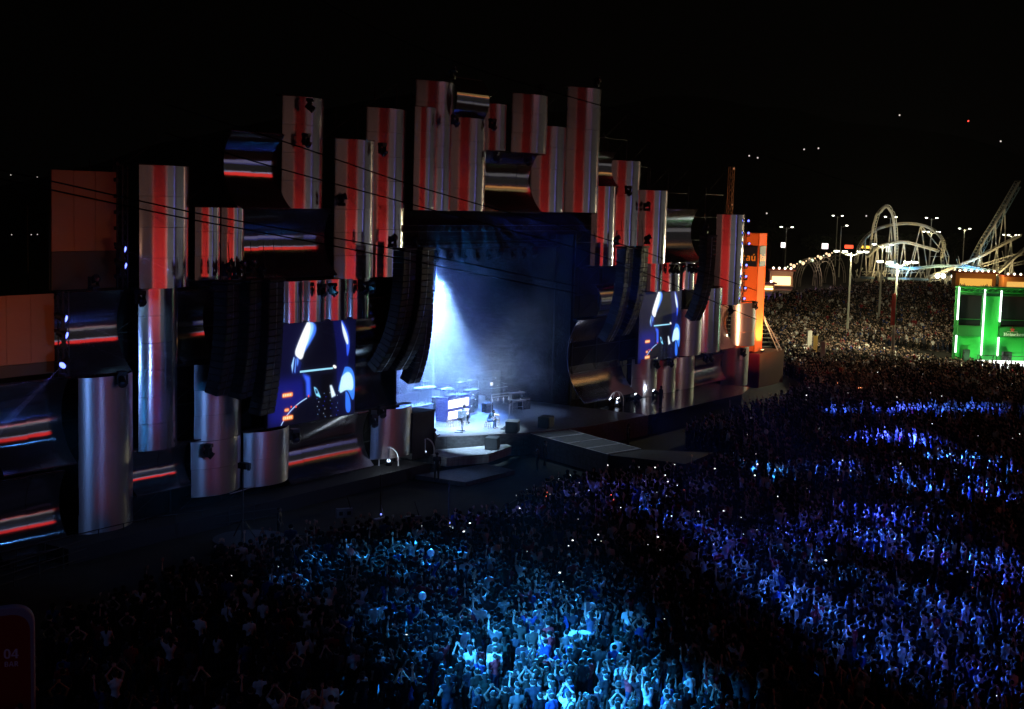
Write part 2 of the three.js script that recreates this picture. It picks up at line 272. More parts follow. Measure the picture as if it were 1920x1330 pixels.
// ---------------------------------------------------------------- moving head lamps
const lensOff = std([0.1, 0.1, 0.12], { roughness: 0.1, metalness: 0.6 });
function makeHead(hanging, pitch, lens, label, group) {
  const t = thing('moving_head_lamp', label, 'stage lamp', [0, 0, 0], 0, group);
  const s = hanging ? -1 : 1;
  part('base', [rbox(0.46, 0.2, 0.4, 0, s * 0.1, 0, 0.03)], M.black, t);
  part('yoke', [rbox(0.07, 0.5, 0.22, -0.25, s * 0.42, 0), rbox(0.07, 0.5, 0.22, 0.25, s * 0.42, 0), box(0.5, 0.06, 0.2, 0, s * 0.21, 0)], M.black, t);
  const head = part('head', [new THREE.CylinderGeometry(0.2, 0.16, 0.5, 14).rotateX(Math.PI / 2), new THREE.TorusGeometry(0.2, 0.025, 6, 14).translate(0, 0, 0.25)], M.black, t);
  head.position.set(0, s * 0.52, 0); head.rotation.x = pitch;
  const l = part('lens', new THREE.SphereGeometry(0.17, 14, 8, 0, Math.PI * 2, 0, Math.PI / 2).rotateX(Math.PI / 2).scale(1, 1, 0.3).translate(0, 0, 0.25), lens, head);
  return t;
}
{
  const hang = makeHead(true, 0.6, lensOff, 'small unlit moving lamp clamped on the metal stage facade', 'unlit moving lamps clamped on the stage facade');
  const stand = makeHead(false, -0.3, lensOff, 'small unlit moving lamp standing on a facade ledge', 'unlit moving lamps standing on facade ledges');
  let h0 = 0, s0 = 0;
  const addH = (x, y, z, ry = 0) => (h0++ ? copyOf(hang, [x, y, z], ry) : (hang.position.set(x, y, z), hang));
  const addS = (x, y, z, ry = 0) => (s0++ ? copyOf(stand, [x, y, z], ry) : (stand.position.set(x, y, z), stand));
  for (const [x, y, where] of [[-35.0, 12.9, 'under the tall leftmost red column'], [-36.2, 8.9, 'at the top of the tall grey column at lower left'], [-22.3, 23.4, 'at the top of the column beside the upper hollow tube'], [-22.6, 21.4, 'at the right end of the upper hollow tube'], [-15.6, 21.2, 'between the two tall columns left of the opening'], [-3.6, 23.4, 'at the top right of the column above the opening'], [-8.0, 23.4, 'beside the tallest column pair above the opening'], [16.1, 19.3, 'on the paired columns right of the opening'],
    [-21.1, 12.75, 'first from left over the left screen'], [-20.1, 12.75, 'second from left over the left screen'], [-17.2, 12.75, 'third from left over the left screen'], [-16.5, 12.75, 'fourth from left over the left screen'], [24.6, 12.75, 'first from left over the right screen'], [25.4, 12.75, 'second from left over the right screen'], [28.2, 12.75, 'third from left over the right screen'], [29.0, 12.75, 'fourth from left over the right screen'],
    [24.9, 4.7, 'right one under the right screen'], [22.3, 4.75, 'left one under the right screen'], [32, 4.5, 'left one over the low right tube'], [33, 4.5, 'right one over the low right tube'], [40.3, 4.4, 'at the low right end column'], [-30.2, 4.4, 'between the two low grey columns at left'], [-23.3, 4.4, 'at the lower left corner of the left screen'], [-15.2, 4.9, 'under the right corner of the left screen'], [-16, 4.4, 'over the low tube beside the wire hoops'], [42.6, 8.8, 'on the short column before the orange tower'], [37, 8.7, 'under the tall rightmost red column'], [-3, 21.2, 'left one on the wide tube above the opening'], [1, 21.2, 'right one on the wide tube above the opening']]) { const o = addH(x, y, 1.0, rr(-0.6, 0.6)); o.userData.label = 'unlit moving lamp clamped ' + where; }
  for (const [x, y, where] of [[-37.7, 13.0, 'at the foot of the tall brown fabric wall'], [-27.5, 13.5, 'first on the left speaker cluster'], [-26.7, 13.6, 'second on the left speaker cluster'], [-28.6, 13.4, 'leftmost on the left speaker cluster'], [-19, 17.3, 'on the long hollow tube left of the opening'], [11, 26.7, 'on the tallest column right of centre'], [3, 25.6, 'on the short column above the opening'], [-8, 25.7, 'on the tallest column left of centre'], [20, 17.3, 'beside the rightmost upper column']]) { const o = addS(x, y, 0.7, rr(-0.6, 0.6)); o.userData.label = 'unlit moving lamp standing ' + where; }
  // lighting truss inside the opening with a row of hanging lamps
  const tr = thing('lighting_truss', 'long dark lighting truss hanging inside the stage opening', 'lighting truss');
  part('truss', [trussGeo([-12, 14.6, -3], [12, 14.6, -3], 0.5, 0.03)], M.darksteel, tr);
  part('hoist_cable', [bar([-8, 14.8, -3], [-8, 17, -3], 0.015, 4), bar([8, 14.8, -3], [8, 17, -3], 0.015, 4)], M.black, tr);
  const row = copyOf(hang, [-9, 14.3, -3], 0.2, 'dark moving lamp in the row under the stage truss', 'moving lamps in the row under the stage truss');
  for (let i = 1; i < 12; i++) copyOf(row, [-9 + i * 1.6, 14.3, -3 + rr(-0.1, 0.1)], rr(-0.5, 0.5));
  // back truss
  const tr2 = thing('lighting_truss', 'upper dark truss across the stage just under the header', 'lighting truss');
  part('truss', [trussGeo([-12, 15.9, -0.2], [12, 15.9, -0.2], 0.4, 0.025)], M.darksteel, tr2);
}
// lit blue lamps on the left and right lamp ladders, and their beams
const BLUE = [0.09, 0.13, 1];
const lensBlue = glow([0.13, 0.17, 1], 4.5), lensWhite = glow([0.8, 0.9, 1], 14);
const BEAMS = [];
function litHead(x, y, z, dir, cd, half, label, group, color = BLUE, lens = lensBlue, beam = 6, dens = 1) {
  const d = V3(...dir).normalize(), t = thing('moving_head_lamp', label, 'stage lamp', [x, y, z], Math.atan2(d.x, d.z), group);
  part('base', [rbox(0.4, 0.18, 0.36, 0, -0.5, -0.1, 0.03)], M.black, t);
  part('yoke', [rbox(0.07, 0.5, 0.2, -0.25, -0.2, -0.1), rbox(0.07, 0.5, 0.2, 0.25, -0.2, -0.1)], M.black, t);
  const head = part('head', [new THREE.CylinderGeometry(0.2, 0.15, 0.45, 14).rotateX(Math.PI / 2).translate(0, 0, -0.24)], M.black, t);
  head.rotation.x = -Math.asin(d.y);
  part('lens', new THREE.SphereGeometry(0.17, 14, 10).scale(1, 1, 0.5).translate(0, 0, 0.02), lens, head);
  const a = [x + d.x * 0.3, y + d.y * 0.3, z + d.z * 0.3];
  if (half) spot('lamp_beam', RGB(...color), cd, a, [x + d.x * 10, y + d.y * 10, z + d.z * 10], beam ? half * 3 : half, 0.6, 2);
  if (beam) BEAMS.push([a, d, beam, half, dens]);
  return t;
}
{
  const mk = (x0, y0, y1, label) => {
    const t = thing('lamp_ladder', label, 'lamp ladder', [x0, y0, 0.4]);
    part('ladder', [trussGeo([0, 0, 0], [0, y1 - y0, 0], 0.35, 0.03, [0, 0, 1])], M.darksteel, t);
    for (let y = 0.5; y < y1 - y0; y += 0.8) part('arm', [bar([0, y, 0], [-0.4, y + 0.1, 0.05], 0.03, 5), rbox(0.2, 0.2, 0.2, -0.4, y + 0.1, 0.0, 0.03)], M.black, t);
  };
  mk(-35.6, 13, 19.1, 'dark upright lamp ladder beside the tall brown fabric wall');
  mk(-39.3, 8.9, 13, 'dark upright lamp ladder beside the low orange fabric wall');
  mk(40.6, 8.8, 17.5, 'dark upright lamp ladder before the orange tower');
  const g = 'blue lamps on the left lamp ladders', g2 = 'blue lamps on the right lamp ladder';
  litHead(-36.05, 14.97, 1, [0.75, -0.42, 0.55], 1500, 1.7, 'upper glowing blue lamp on the ladder beside the brown wall', g, BLUE, lensBlue, 7, 0.12);
  litHead(-36.02, 14.15, 1, [0.75, -0.42, 0.55], 1500, 1.7, 'lower glowing blue lamp on the ladder beside the brown wall', g, BLUE, lensBlue, 6, 0.1);
  litHead(-39.68, 11.72, 1, [0.7, -0.35, 0.6], 1300, 1.7, 'topmost glowing blue lamp on the ladder beside the orange wall', g, BLUE, lensBlue, 6, 0.12);
  litHead(-39.65, 10.92, 1, [0.7, -0.4, 0.6], 1300, 1.7, 'middle glowing blue lamp on the ladder beside the orange wall', g, BLUE, lensBlue, 6, 0.1);
  litHead(-39.85, 9.5, 1, [-0.85, -0.52, 0.14], 42000, 2.2, 'brightest blue lamp below the orange wall, throwing a beam to lower left', g, BLUE, lensBlue, 9, 0.26);
  litHead(-29.68, 12.82, 1.2, [0.8, -0.42, 0.75], 1500, 2, 'single bright blue lamp at the top corner of the left speaker cluster', null, BLUE, lensBlue, 9, 0.08);
  for (const [y, x] of [[16.55, 39.91], [15.4, 40.04], [14.39, 40.28], [12.37, 39.88], [11.3, 39.9], [10.2, 39.88], [9.19, 39.74]]) litHead(x, y, 1.1, [-0.5, -0.2, 0.7], 12, 4, 'small glowing blue lamp on the right ladder before the orange tower', g2, BLUE, lensBlue, 0).scale.setScalar(0.6);
  // floor lamps on the right wing
  const g3 = 'white floor lamps along the right stage wing';
  litHead(13.9, 2.2, 1.3, [0.1, 0.35, -0.9], 5, 40, 'brightest white floor lamp of the right wing, beside the wire hoop', g3, [0.6, 0.78, 1], lensWhite, 0);
  litHead(18.2, 2.15, 1.3, [0.1, 0.35, -0.9], 2.5, 40, 'white floor lamp of the right wing nearest the fluted metal columns', g3, [0.6, 0.78, 1], lensWhite, 0);
  litHead(21.4, 2.15, 1.3, [0.1, 0.35, -0.9], 2, 40, 'white floor lamp of the right wing farthest from the stage', g3, [0.6, 0.7, 1], lensWhite, 0);
  litHead(15.9, 2.0, 0.9, [0.1, 0.5, -0.8], 4, 40, 'smallest white floor lamp close under the hollow metal wall', g3, [0.6, 0.78, 1], lensWhite, 0);
}
spot('facade_cyan_lamp', RGB(0.1, 0.5, 1), 6, [-20.4, 12.75, 1.5], [-20.5, 10.3, 0.1], 38, 1);
spot('facade_cyan_lamp', RGB(0.1, 0.5, 1), 5, [-16.7, 12.75, 1.5], [-16.5, 10.3, 0.1], 38, 1);
spot('facade_cyan_lamp', RGB(0.3, 0.65, 1), 26, [-34.9, 13, 2.6], [-33.2, 10.8, -0.2], 24, 1);

// ---------------------------------------------------------------- LED screens
function screenTex() {
  const c = document.createElement('canvas'); c.width = 780; c.height = 600; const g = c.getContext('2d');
  g.fillStyle = '#050720'; g.fillRect(0, 0, 780, 600);
  const shape = (pts, fill, blur = 0) => { g.save(); g.filter = blur ? `blur(${blur}px)` : 'none'; g.fillStyle = fill; g.beginPath(); pts.forEach(([x, y], i) => (i ? g.lineTo(x, y) : g.moveTo(x, y))); g.closePath(); g.fill(); g.restore(); };
  const curve = (pts, fill, soft = 2.5) => { g.filter = `blur(${soft}px)`; g.fillStyle = fill; g.beginPath(); g.moveTo(...pts[0]); for (let i = 1; i < pts.length; i++) { const [x, y] = pts[i], [nx, ny] = pts[(i + 1) % pts.length]; g.quadraticCurveTo(x, y, (x + nx) / 2, (y + ny) / 2); } g.closePath(); g.fill(); g.filter = 'none'; };
  shape([[0, 330], [420, 330], [420, 600], [0, 600]], '#0d1056', 30);
  shape([[320, 0], [560, 0], [600, 220], [560, 600], [330, 600], [280, 180]], '#03040f', 14);
  curve([[560, 0], [700, 0], [740, 150], [690, 380], [600, 420], [610, 220]], '#080a38');
  curve([[640, 0], [700, 60], [730, 170], [700, 260], [690, 140]], '#2a50e8');
  curve([[640, 10], [690, 80], [715, 150], [700, 170], [655, 90]], '#cfe4ff');
  curve([[680, 300], [780, 290], [780, 560], [700, 420], [600, 460]], '#2f6ce8');
  curve([[650, 360], [700, 320], [760, 360], [770, 460], [700, 440], [620, 470]], '#a9d2ff');
  curve([[690, 450], [730, 470], [750, 590], [690, 590]], '#2a62dd');
  curve([[330, 0], [400, 0], [420, 60], [360, 130], [310, 180], [290, 190], [300, 90]], '#2f62e0', 5);
  curve([[345, 0], [385, 0], [392, 50], [345, 120], [318, 160]], '#7fb2ff', 5);
  curve([[330, 0], [366, 0], [350, 90], [310, 170], [288, 232], [214, 190], [250, 120], [300, 40]], '#eef6ff', 3);
  curve([[300, 60], [322, 50], [300, 140], [262, 200], [250, 180]], '#ffffff', 6);
  curve([[215, 190], [290, 225], [270, 290], [220, 310], [190, 290]], '#0b1246', 3);
  curve([[245, 205], [262, 215], [250, 262], [240, 255]], '#4f86ff', 5);
  shape([[195, 250], [215, 200], [222, 204], [205, 300]], '#8fc0ff', 2); shape([[222, 290], [232, 210], [238, 212], [230, 300]], '#5f94ff', 2);
  shape([[270, 288], [570, 292], [570, 303], [270, 300]], '#8fd0ff'); g.fillStyle = '#ffffff'; g.beginPath(); g.ellipse(585, 290, 18, 10, 0.4, 0, 7); g.fill();
  shape([[290, 305], [360, 330], [370, 450], [330, 450], [325, 360]], '#2f55f0', 8);
  curve([[395, 395], [420, 400], [450, 450], [470, 470], [430, 470], [405, 430]], '#7fd4ff'); curve([[408, 410], [425, 415], [435, 440], [415, 440]], '#04102a');
  shape([[470, 330], [560, 330], [560, 600], [450, 600]], '#010208', 6);
  shape([[540, 400], [560, 400], [600, 470], [560, 480]], '#cfe6ff', 3);
  curve([[120, 600], [200, 520], [330, 460], [470, 450], [470, 600]], '#020410');
  g.strokeStyle = '#9cc4ff'; g.lineWidth = 7; g.beginPath(); g.moveTo(112, 598); g.quadraticCurveTo(180, 500, 335, 458); g.stroke();
  const pill = (x, y, w, h) => { g.save(); g.shadowColor = '#ff3a10'; g.shadowBlur = 12; g.fillStyle = '#ff8a3a'; g.beginPath(); g.roundRect(x, y, w, h, 8); g.fill(); g.fillStyle = '#ffd9a0'; for (let i = 0; i < 5; i++) g.fillRect(x + 6 + (i * (w - 14)) / 5, y + 5, (w - 20) / 6, h - 10); g.restore(); };
  pill(120, 410, 90, 24); pill(125, 545, 90, 26); pill(140, 502, 40, 18); g.fillStyle = '#ff4a20'; g.fillRect(192, 490, 12, 12); g.fillRect(232, 492, 14, 14); g.fillRect(345, 440, 10, 14);
  for (let i = 0; i < 26; i++) { g.fillStyle = ['#8fb8ff', '#3a50ff', '#c8dcff'][i % 3]; g.fillRect(420 + ((i * 61) % 240), 420 + ((i * 97) % 170), 4, 5); }
  const k = document.createElement('canvas'); k.width = 780; k.height = 600; k.getContext('2d').drawImage(c, 0, 0);
  g.globalCompositeOperation = 'lighter'; g.globalAlpha = 0.22; g.filter = 'blur(14px)'; g.drawImage(k, 0, 0); g.globalAlpha = 0.12; g.filter = 'blur(50px)'; g.drawImage(k, 0, 0); g.filter = 'none'; g.globalCompositeOperation = 'source-over';
  g.globalAlpha = 0.16; g.fillStyle = '#000'; for (let y = 0; y < 600; y += 6) g.fillRect(0, y, 780, 2); for (let x = 0; x < 780; x += 6) g.fillRect(x, 0, 2, 600); g.globalAlpha = 1;
  const t = new THREE.CanvasTexture(c); t.colorSpace = THREE.SRGBColorSpace; return t;
}
{
  const t = screenTex(), m = new THREE.MeshStandardMaterial({ color: 0x000000, emissive: 0xffffff, emissiveMap: t, emissiveIntensity: 1.25, roughness: 0.5 });
  for (const [x, l] of [[-24.75, 'left video screen showing a blue lit arm holding a drumstick'], [20.3, 'right video screen showing the same blue lit arm and drumstick']]) {
    const s = thing('video_screen', l, 'video screen', [x + 3.9, 4.5, 0.15]);
    part('display', new THREE.PlaneGeometry(7.8, 5.95).translate(0, 2.98, 0.08), m, s);
    part('housing', [box(7.9, 6.05, 0.2, 0, 2.98, -0.05)], M.black, s);
    areaLight('screen_light', RGB(0.2, 0.32, 1), 0.22, 7.6, 5.8, [x + 3.9, 7.5, 0.35], [x + 3.9, 7.5, 5]);
  }
}

// ---------------------------------------------------------------- line arrays of loudspeakers
function lineArray(label, x, y, z, n, width, turn, curve, group) {
  const t = thing('speaker_array', label, 'speaker array', [x, y, z], turn, group);
  part('bumper', [rbox(width, 0.14, 0.9, 0, 0.1, 0), bar([-width / 3, 0.15, 0], [-width / 3, 2.2, -0.2], 0.02, 4), bar([width / 3, 0.15, 0], [width / 3, 2.2, -0.2], 0.02, 4)], M.black, t);
  let py = 0, pz = 0, a = 0;
  const h = 0.37, body = merge([rbox(width - 0.04, h - 0.02, 0.75, 0, -h / 2, -0.02, 0.03), box(0.05, h * 0.8, 0.1, -width / 2 + 0.02, -h / 2, 0.3), box(0.05, h * 0.8, 0.1, width / 2 - 0.02, -h / 2, 0.3)]);
  const grille = merge([box(width * 0.44, h * 0.86, 0.03, -width * 0.25, -h / 2, 0.37), box(width * 0.44, h * 0.86, 0.03, width * 0.25, -h / 2, 0.37)]), slot = box(0.035, h * 0.9, 0.02, 0, -h / 2, 0.385);
  for (let i = 0; i < n; i++) {
    a = curve * Math.pow(i / n, 1.8);
    const c = part('cabinet', body, M.cab, t); c.position.set(0, py, pz); c.rotation.x = a;
    part('grille', grille, M.grille, c); part('waveguide', slot, M.alu, c);
    py -= h * Math.cos(a); pz -= h * Math.sin(a);
  }
  return t;
}
lineArray('outermost speaker array of the left cluster, nearest the brown wall', -29.9, 13.1, 2.0, 16, 1.6, 0.35, 0.28);
lineArray('middle speaker array of the left cluster beside the left screen', -28.2, 13.1, 2.0, 17, 1.6, 0.35, 0.26);
lineArray('innermost speaker array of the left cluster, its edge over the left screen', -26.5, 13.1, 2.0, 20, 1.6, 0.2, 0.22);
lineArray('curved speaker array left of the opening, outer of the pair', -15.75, 14.7, 3, 21, 1.5, 0.1, 0.75);
lineArray('curved speaker array left of the opening, inner of the pair', -13.9, 14.7, 3, 21, 1.5, 0.1, 0.7);
lineArray('shorter speaker array hanging low behind the left pair', -11.9, 11.9, 1.6, 16, 1.3, 0, 0.5);
lineArray('curved speaker array right of the opening, inner of the pair', 12.3, 14.4, 3, 20, 1.6, 0.1, 0.6);
lineArray('curved speaker array right of the opening, outer of the pair', 14.8, 14.4, 3, 19, 1.6, 0.1, 0.6);
lineArray('slim curved speaker array at the far right of the stage facade', 27.2, 15.2, 3, 20, 1.5, -0.15, 0.55);
{
  const lamp = makeHead(false, -0.5, lensOff, 'dark lamp standing on top of the speaker array frame', 'dark lamps on top of the speaker array frames');
  lamp.position.set(-17.0, 14.9, 3);
  for (const [x, y] of [[10.9, 14.7], [15.9, 14.7], [26.6, 15.5], [-14.8, 14.9], [-30.2, 13.4], [-28.4, 13.4]]) copyOf(lamp, [x, y, 3], rr(-1, 1));
}

// ---------------------------------------------------------------- people: one continuous skin from a field of tapered capsules
function body(bones, cell, lo, hi) {   // bones: [ax, ay, az, ra, bx, by, bz, rb]
  const size = Math.max(hi[0] - lo[0], hi[1] - lo[1], hi[2] - lo[2]), res = Math.ceil(size / cell) + 4, half = (res * cell) / 2;
  const cx = (lo[0] + hi[0]) / 2, cy = (lo[1] + hi[1]) / 2, cz = (lo[2] + hi[2]) / 2;
  const mc = new MarchingCubes(res, new THREE.MeshStandardMaterial(), true, false, 40000);
  const k = 0.028;
  for (let iz = 0; iz < res; iz++) for (let iy = 0; iy < res; iy++) for (let ix = 0; ix < res; ix++) {
    const x = cx + ((ix - res / 2) / (res / 2)) * half, y = cy + ((iy - res / 2) / (res / 2)) * half, z = cz + ((iz - res / 2) / (res / 2)) * half;
    let d = 1;
    if (x > lo[0] - 0.1 && x < hi[0] + 0.1 && z > lo[2] - 0.1 && z < hi[2] + 0.1) for (const [ax, ay, az, ra, bx, by, bz, rb] of bones) {
      const ux = bx - ax, uy = by - ay, uz = bz - az, L = ux * ux + uy * uy + uz * uz;
      let t = L ? ((x - ax) * ux + (y - ay) * uy + (z - az) * uz) / L : 0; t = t < 0 ? 0 : t > 1 ? 1 : t;
      const ex = x - ax - ux * t, ey = y - ay - uy * t, ez = z - az - uz * t, e = Math.sqrt(ex * ex + ey * ey + ez * ez) - (ra + (rb - ra) * t);
      if (e < 0.3) { const h = Math.max(k - Math.abs(d - e), 0) / k; d = Math.min(d, e) - (h * h * k) / 4; }
    }
    mc.field[iz * res * res + iy * res + ix] = -d;
  }
  mc.isolation = 0; mc.update();
  const n = mc.count ?? mc.geometry.drawRange.count, p = mc.positionArray.slice(0, n * 3), nn = mc.normalArray.slice(0, n * 3);
  for (let i = 0; i < n; i++) { p[i * 3] = p[i * 3] * half + cx; p[i * 3 + 1] = p[i * 3 + 1] * half + cy; p[i * 3 + 2] = p[i * 3 + 2] * half + cz; const l = Math.hypot(nn[i * 3], nn[i * 3 + 1], nn[i * 3 + 2]) || 1; for (let c = 0; c < 3; c++) nn[i * 3 + c] /= l; }
  const g = new THREE.BufferGeometry(); g.setAttribute('position', new THREE.Float32BufferAttribute(p, 3)); g.setAttribute('normal', new THREE.Float32BufferAttribute(nn, 3)); g.setAttribute('uv', new THREE.Float32BufferAttribute(new Float32Array(n * 2), 2));
  return g;
}
function handGeo(at, dir, side, curl = 0.5) {   // palm, four unequal fingers with two bends, a thumb from the side of the palm
  const out = [], d = V3(...dir).normalize(), q = new THREE.Quaternion().setFromUnitVectors(V3(0, 1, 0), d);
  out.push(new THREE.SphereGeometry(1, 8, 6).scale(0.042, 0.055, 0.02).translate(0, 0.045, 0));
  const fl = [0.07, 0.08, 0.075, 0.058];
  for (let i = 0; i < 4; i++) {
    const x = -0.03 + i * 0.02, a = [x, 0.085, 0], b = [x * 1.15, 0.085 + fl[i] * 0.55 * Math.cos(curl * 0.6), fl[i] * 0.55 * Math.sin(curl * 0.6)], c = [x * 1.2, b[1] + fl[i] * 0.5 * Math.cos(curl * 1.5), b[2] + fl[i] * 0.5 * Math.sin(curl * 1.5)];
    out.push(bar(a, b, 0.01, 5, 0.009), bar(b, c, 0.009, 5, 0.007));
  }
  const s = side; out.push(bar([s * 0.035, 0.03, 0], [s * 0.06, 0.07, 0.015], 0.012, 5, 0.01), bar([s * 0.06, 0.07, 0.015], [s * 0.062, 0.1, 0.025], 0.01, 5, 0.008));
  return merge(out).applyQuaternion(q).translate(...at);
}
function figure(P, cell, fine) {   // P: joints; returns skin, shirt, trousers, hair geometries
  const b = (a, ra, c, rb) => [...P[a], ra, ...P[c], rb], arms = [], sleeves = [], legs = [], hands = [];
  for (const s of ['l', 'r']) {
    arms.push(b(s + 'Sh', 0.052, s + 'El', 0.042), b(s + 'El', 0.042, s + 'Wr', 0.028));
    const sh = P[s + 'Sh'], el = P[s + 'El'], wr = P[s + 'Wr'], m = sh.map((v, i) => v + (el[i] - v) * 0.62);
    sleeves.push([...sh, 0.068, ...m, 0.064]);
    legs.push(b(s + 'Hip', 0.088, s + 'Kn', 0.06), b(s + 'Kn', 0.058, s + 'An', 0.04));
    hands.push(handGeo(wr, wr.map((v, i) => v - el[i]), s === 'l' ? -1 : 1, P.curl ?? 0.5));
  }
  const feet = ['l', 'r'].map((s) => [...P[s + 'An'], 0.042, ...P[s + 'Toe'], 0.034]);
  const hd = P.head, nk = P.neck, f = P.face ?? [0, 0, 1];
  const headB = [[hd[0], hd[1] + 0.02, hd[2], 0.098, hd[0], hd[1] + 0.02, hd[2], 0.098], [hd[0] + f[0] * 0.035, hd[1] - 0.06, hd[2] + f[2] * 0.035, 0.062, hd[0] + f[0] * 0.02, hd[1], hd[2] + f[2] * 0.02, 0.085], [hd[0] + f[0] * 0.1, hd[1] - 0.01, hd[2] + f[2] * 0.1, 0.02, hd[0] + f[0] * 0.108, hd[1] - 0.03, hd[2] + f[2] * 0.108, 0.022], [...nk, 0.052, ...hd, 0.055]];
  const torso = [[...P.hip, 0.115, ...P.waist, 0.105], [...P.waist, 0.105, ...P.chest, 0.125], [...P.lSh, 0.06, ...P.rSh, 0.06], [...P.chest, 0.12, ...nk, 0.06], [P.hip[0] - 0.06, P.hip[1], P.hip[2], 0.1, P.hip[0] + 0.06, P.hip[1], P.hip[2], 0.1], [P.chest[0] - 0.07, P.chest[1], P.chest[2], 0.105, P.chest[0] + 0.07, P.chest[1], P.chest[2], 0.105]];
  const grow = (list, e) => list.map(([ax, ay, az, ra, bx, by, bz, rb]) => [ax, ay, az, ra + e, bx, by, bz, rb + e]);
  const ends = (list) => { const lo = [9, 9, 9], hi = [-9, -9, -9]; for (const [ax, ay, az, ra, bx, by, bz, rb] of list) [[ax, ay, az, ra], [bx, by, bz, rb]].forEach(([x, y, z, r]) => [x, y, z].forEach((v, i) => { lo[i] = Math.min(lo[i], v - r); hi[i] = Math.max(hi[i], v + r); })); return [lo, hi]; };
  const make = (list, c) => body(list, c, ...ends(list));
  const skin = make([...torso, ...arms, ...legs, ...feet, ...headB], cell);
  const hair = make([[hd[0] - f[0] * 0.025, hd[1] + 0.05, hd[2] - f[2] * 0.025, 0.1, hd[0] - f[0] * 0.02, hd[1] + 0.045, hd[2] - f[2] * 0.02, 0.1], ...(P.long ? [[hd[0] - f[0] * 0.06, hd[1], hd[2] - f[2] * 0.06, 0.075, hd[0] - f[0] * 0.09, hd[1] - 0.26, hd[2] - f[2] * 0.09, 0.05]] : [])], Math.min(cell, 0.035));
  const shirt = make(grow([...torso, ...(P.tank ? [] : sleeves.map((q) => [...q.slice(0, 3), q[3] - 0.01, ...q.slice(4, 7), q[7] - 0.008]))], 0.014), cell);
  const trousers = make([...grow(legs, 0.016), [P.hip[0] - 0.06, P.hip[1] - 0.02, P.hip[2], 0.125, P.hip[0] + 0.06, P.hip[1] - 0.02, P.hip[2], 0.125]], cell);
  return { skin: merge([skin, ...hands, ...(fine ? [] : [])]), hair, shirt, trousers };
}
const standing = (o = {}) => ({ hip: [0, 0.95, 0], waist: [0, 1.1, 0.01], chest: [0, 1.3, 0], neck: [0, 1.5, -0.01], head: [0, 1.62, 0.02], lSh: [-0.18, 1.42, 0], rSh: [0.18, 1.42, 0], lEl: [-0.24, 1.14, 0.02], rEl: [0.24, 1.14, 0.02], lWr: [-0.22, 0.9, 0.12], rWr: [0.22, 0.9, 0.12], lHip: [-0.09, 0.9, 0], rHip: [0.09, 0.9, 0], lKn: [-0.11, 0.5, 0.02], rKn: [0.11, 0.5, 0.02], lAn: [-0.12, 0.07, -0.02], rAn: [0.12, 0.07, -0.02], lToe: [-0.14, 0.04, 0.15], rToe: [0.14, 0.04, 0.15], ...o });
const UP = { lEl: [-0.3, 1.62, 0.12], lWr: [-0.22, 1.92, 0.16] }, UPR = { rEl: [0.3, 1.62, 0.12], rWr: [0.22, 1.92, 0.16] };
const POSES = [
  ['with arms down', standing()],
  ['with both arms raised', standing({ ...UP, ...UPR })],
  ['holding a phone up in both hands', standing({ lEl: [-0.27, 1.55, 0.18], lWr: [-0.08, 1.82, 0.24], rEl: [0.27, 1.55, 0.18], rWr: [0.08, 1.82, 0.24], long: true })],
  ['with one arm raised', standing({ rEl: [0.27, 1.68, 0.05], rWr: [0.24, 2.0, 0.08] })],
  ['with hands held to the chest', standing({ lEl: [-0.26, 1.15, 0.06], lWr: [-0.1, 1.25, 0.26], rEl: [0.26, 1.15, 0.06], rWr: [0.1, 1.25, 0.26], long: true, tank: true })],
  ['clapping above the head', standing({ lEl: [-0.3, 1.66, 0.02], lWr: [-0.05, 1.88, 0.06], rEl: [0.3, 1.66, 0.02], rWr: [0.05, 1.88, 0.06], tank: true })],
];
const SHIRTS = [['white', [0.78, 0.78, 0.78]], ['black', [0.01, 0.01, 0.011]], ['black', [0.012, 0.012, 0.014]], ['dark', [0.025, 0.028, 0.04]], ['grey', [0.05, 0.05, 0.055]], ['black', [0.015, 0.013, 0.012]], ['blue', [0.03, 0.06, 0.2]], ['dark', [0.02, 0.03, 0.025]], ['white', [0.6, 0.61, 0.63]], ['dark', [0.03, 0.02, 0.025]], ['black', [0.01, 0.01, 0.01]], ['black', [0.02, 0.02, 0.02]], ['red', [0.25, 0.03, 0.04]], ['dark', [0.03, 0.03, 0.04]], ['grey', [0.1, 0.1, 0.105]], ['dark', [0.04, 0.035, 0.03]]];
const cloth = (c) => new THREE.MeshPhysicalMaterial({ color: RGB(...c), roughness: 1, specularIntensity: 0.08 });
const shirtMats = SHIRTS.map(([, c]) => cloth(c)), trouserMats = [cloth([0.02, 0.03, 0.06]), cloth([0.012, 0.012, 0.014]), cloth([0.04, 0.036, 0.03])], skinMats = [M.skin, std([0.12, 0.075, 0.055], { roughness: 0.6 }), std([0.52, 0.36, 0.27], { roughness: 0.6 })];
const FIGS = POSES.map(([, P]) => figure(P, 0.042)), FAR = POSES.map(([, P]) => figure(P, 0.07));
function dress(t, F, skin, shirt, trousers) { part('body', F.skin, skin, t); part('shirt', F.shirt, shirt, t); part('trousers', F.trousers, trousers, t); part('hair', F.hair, M.hair, t); return t; }

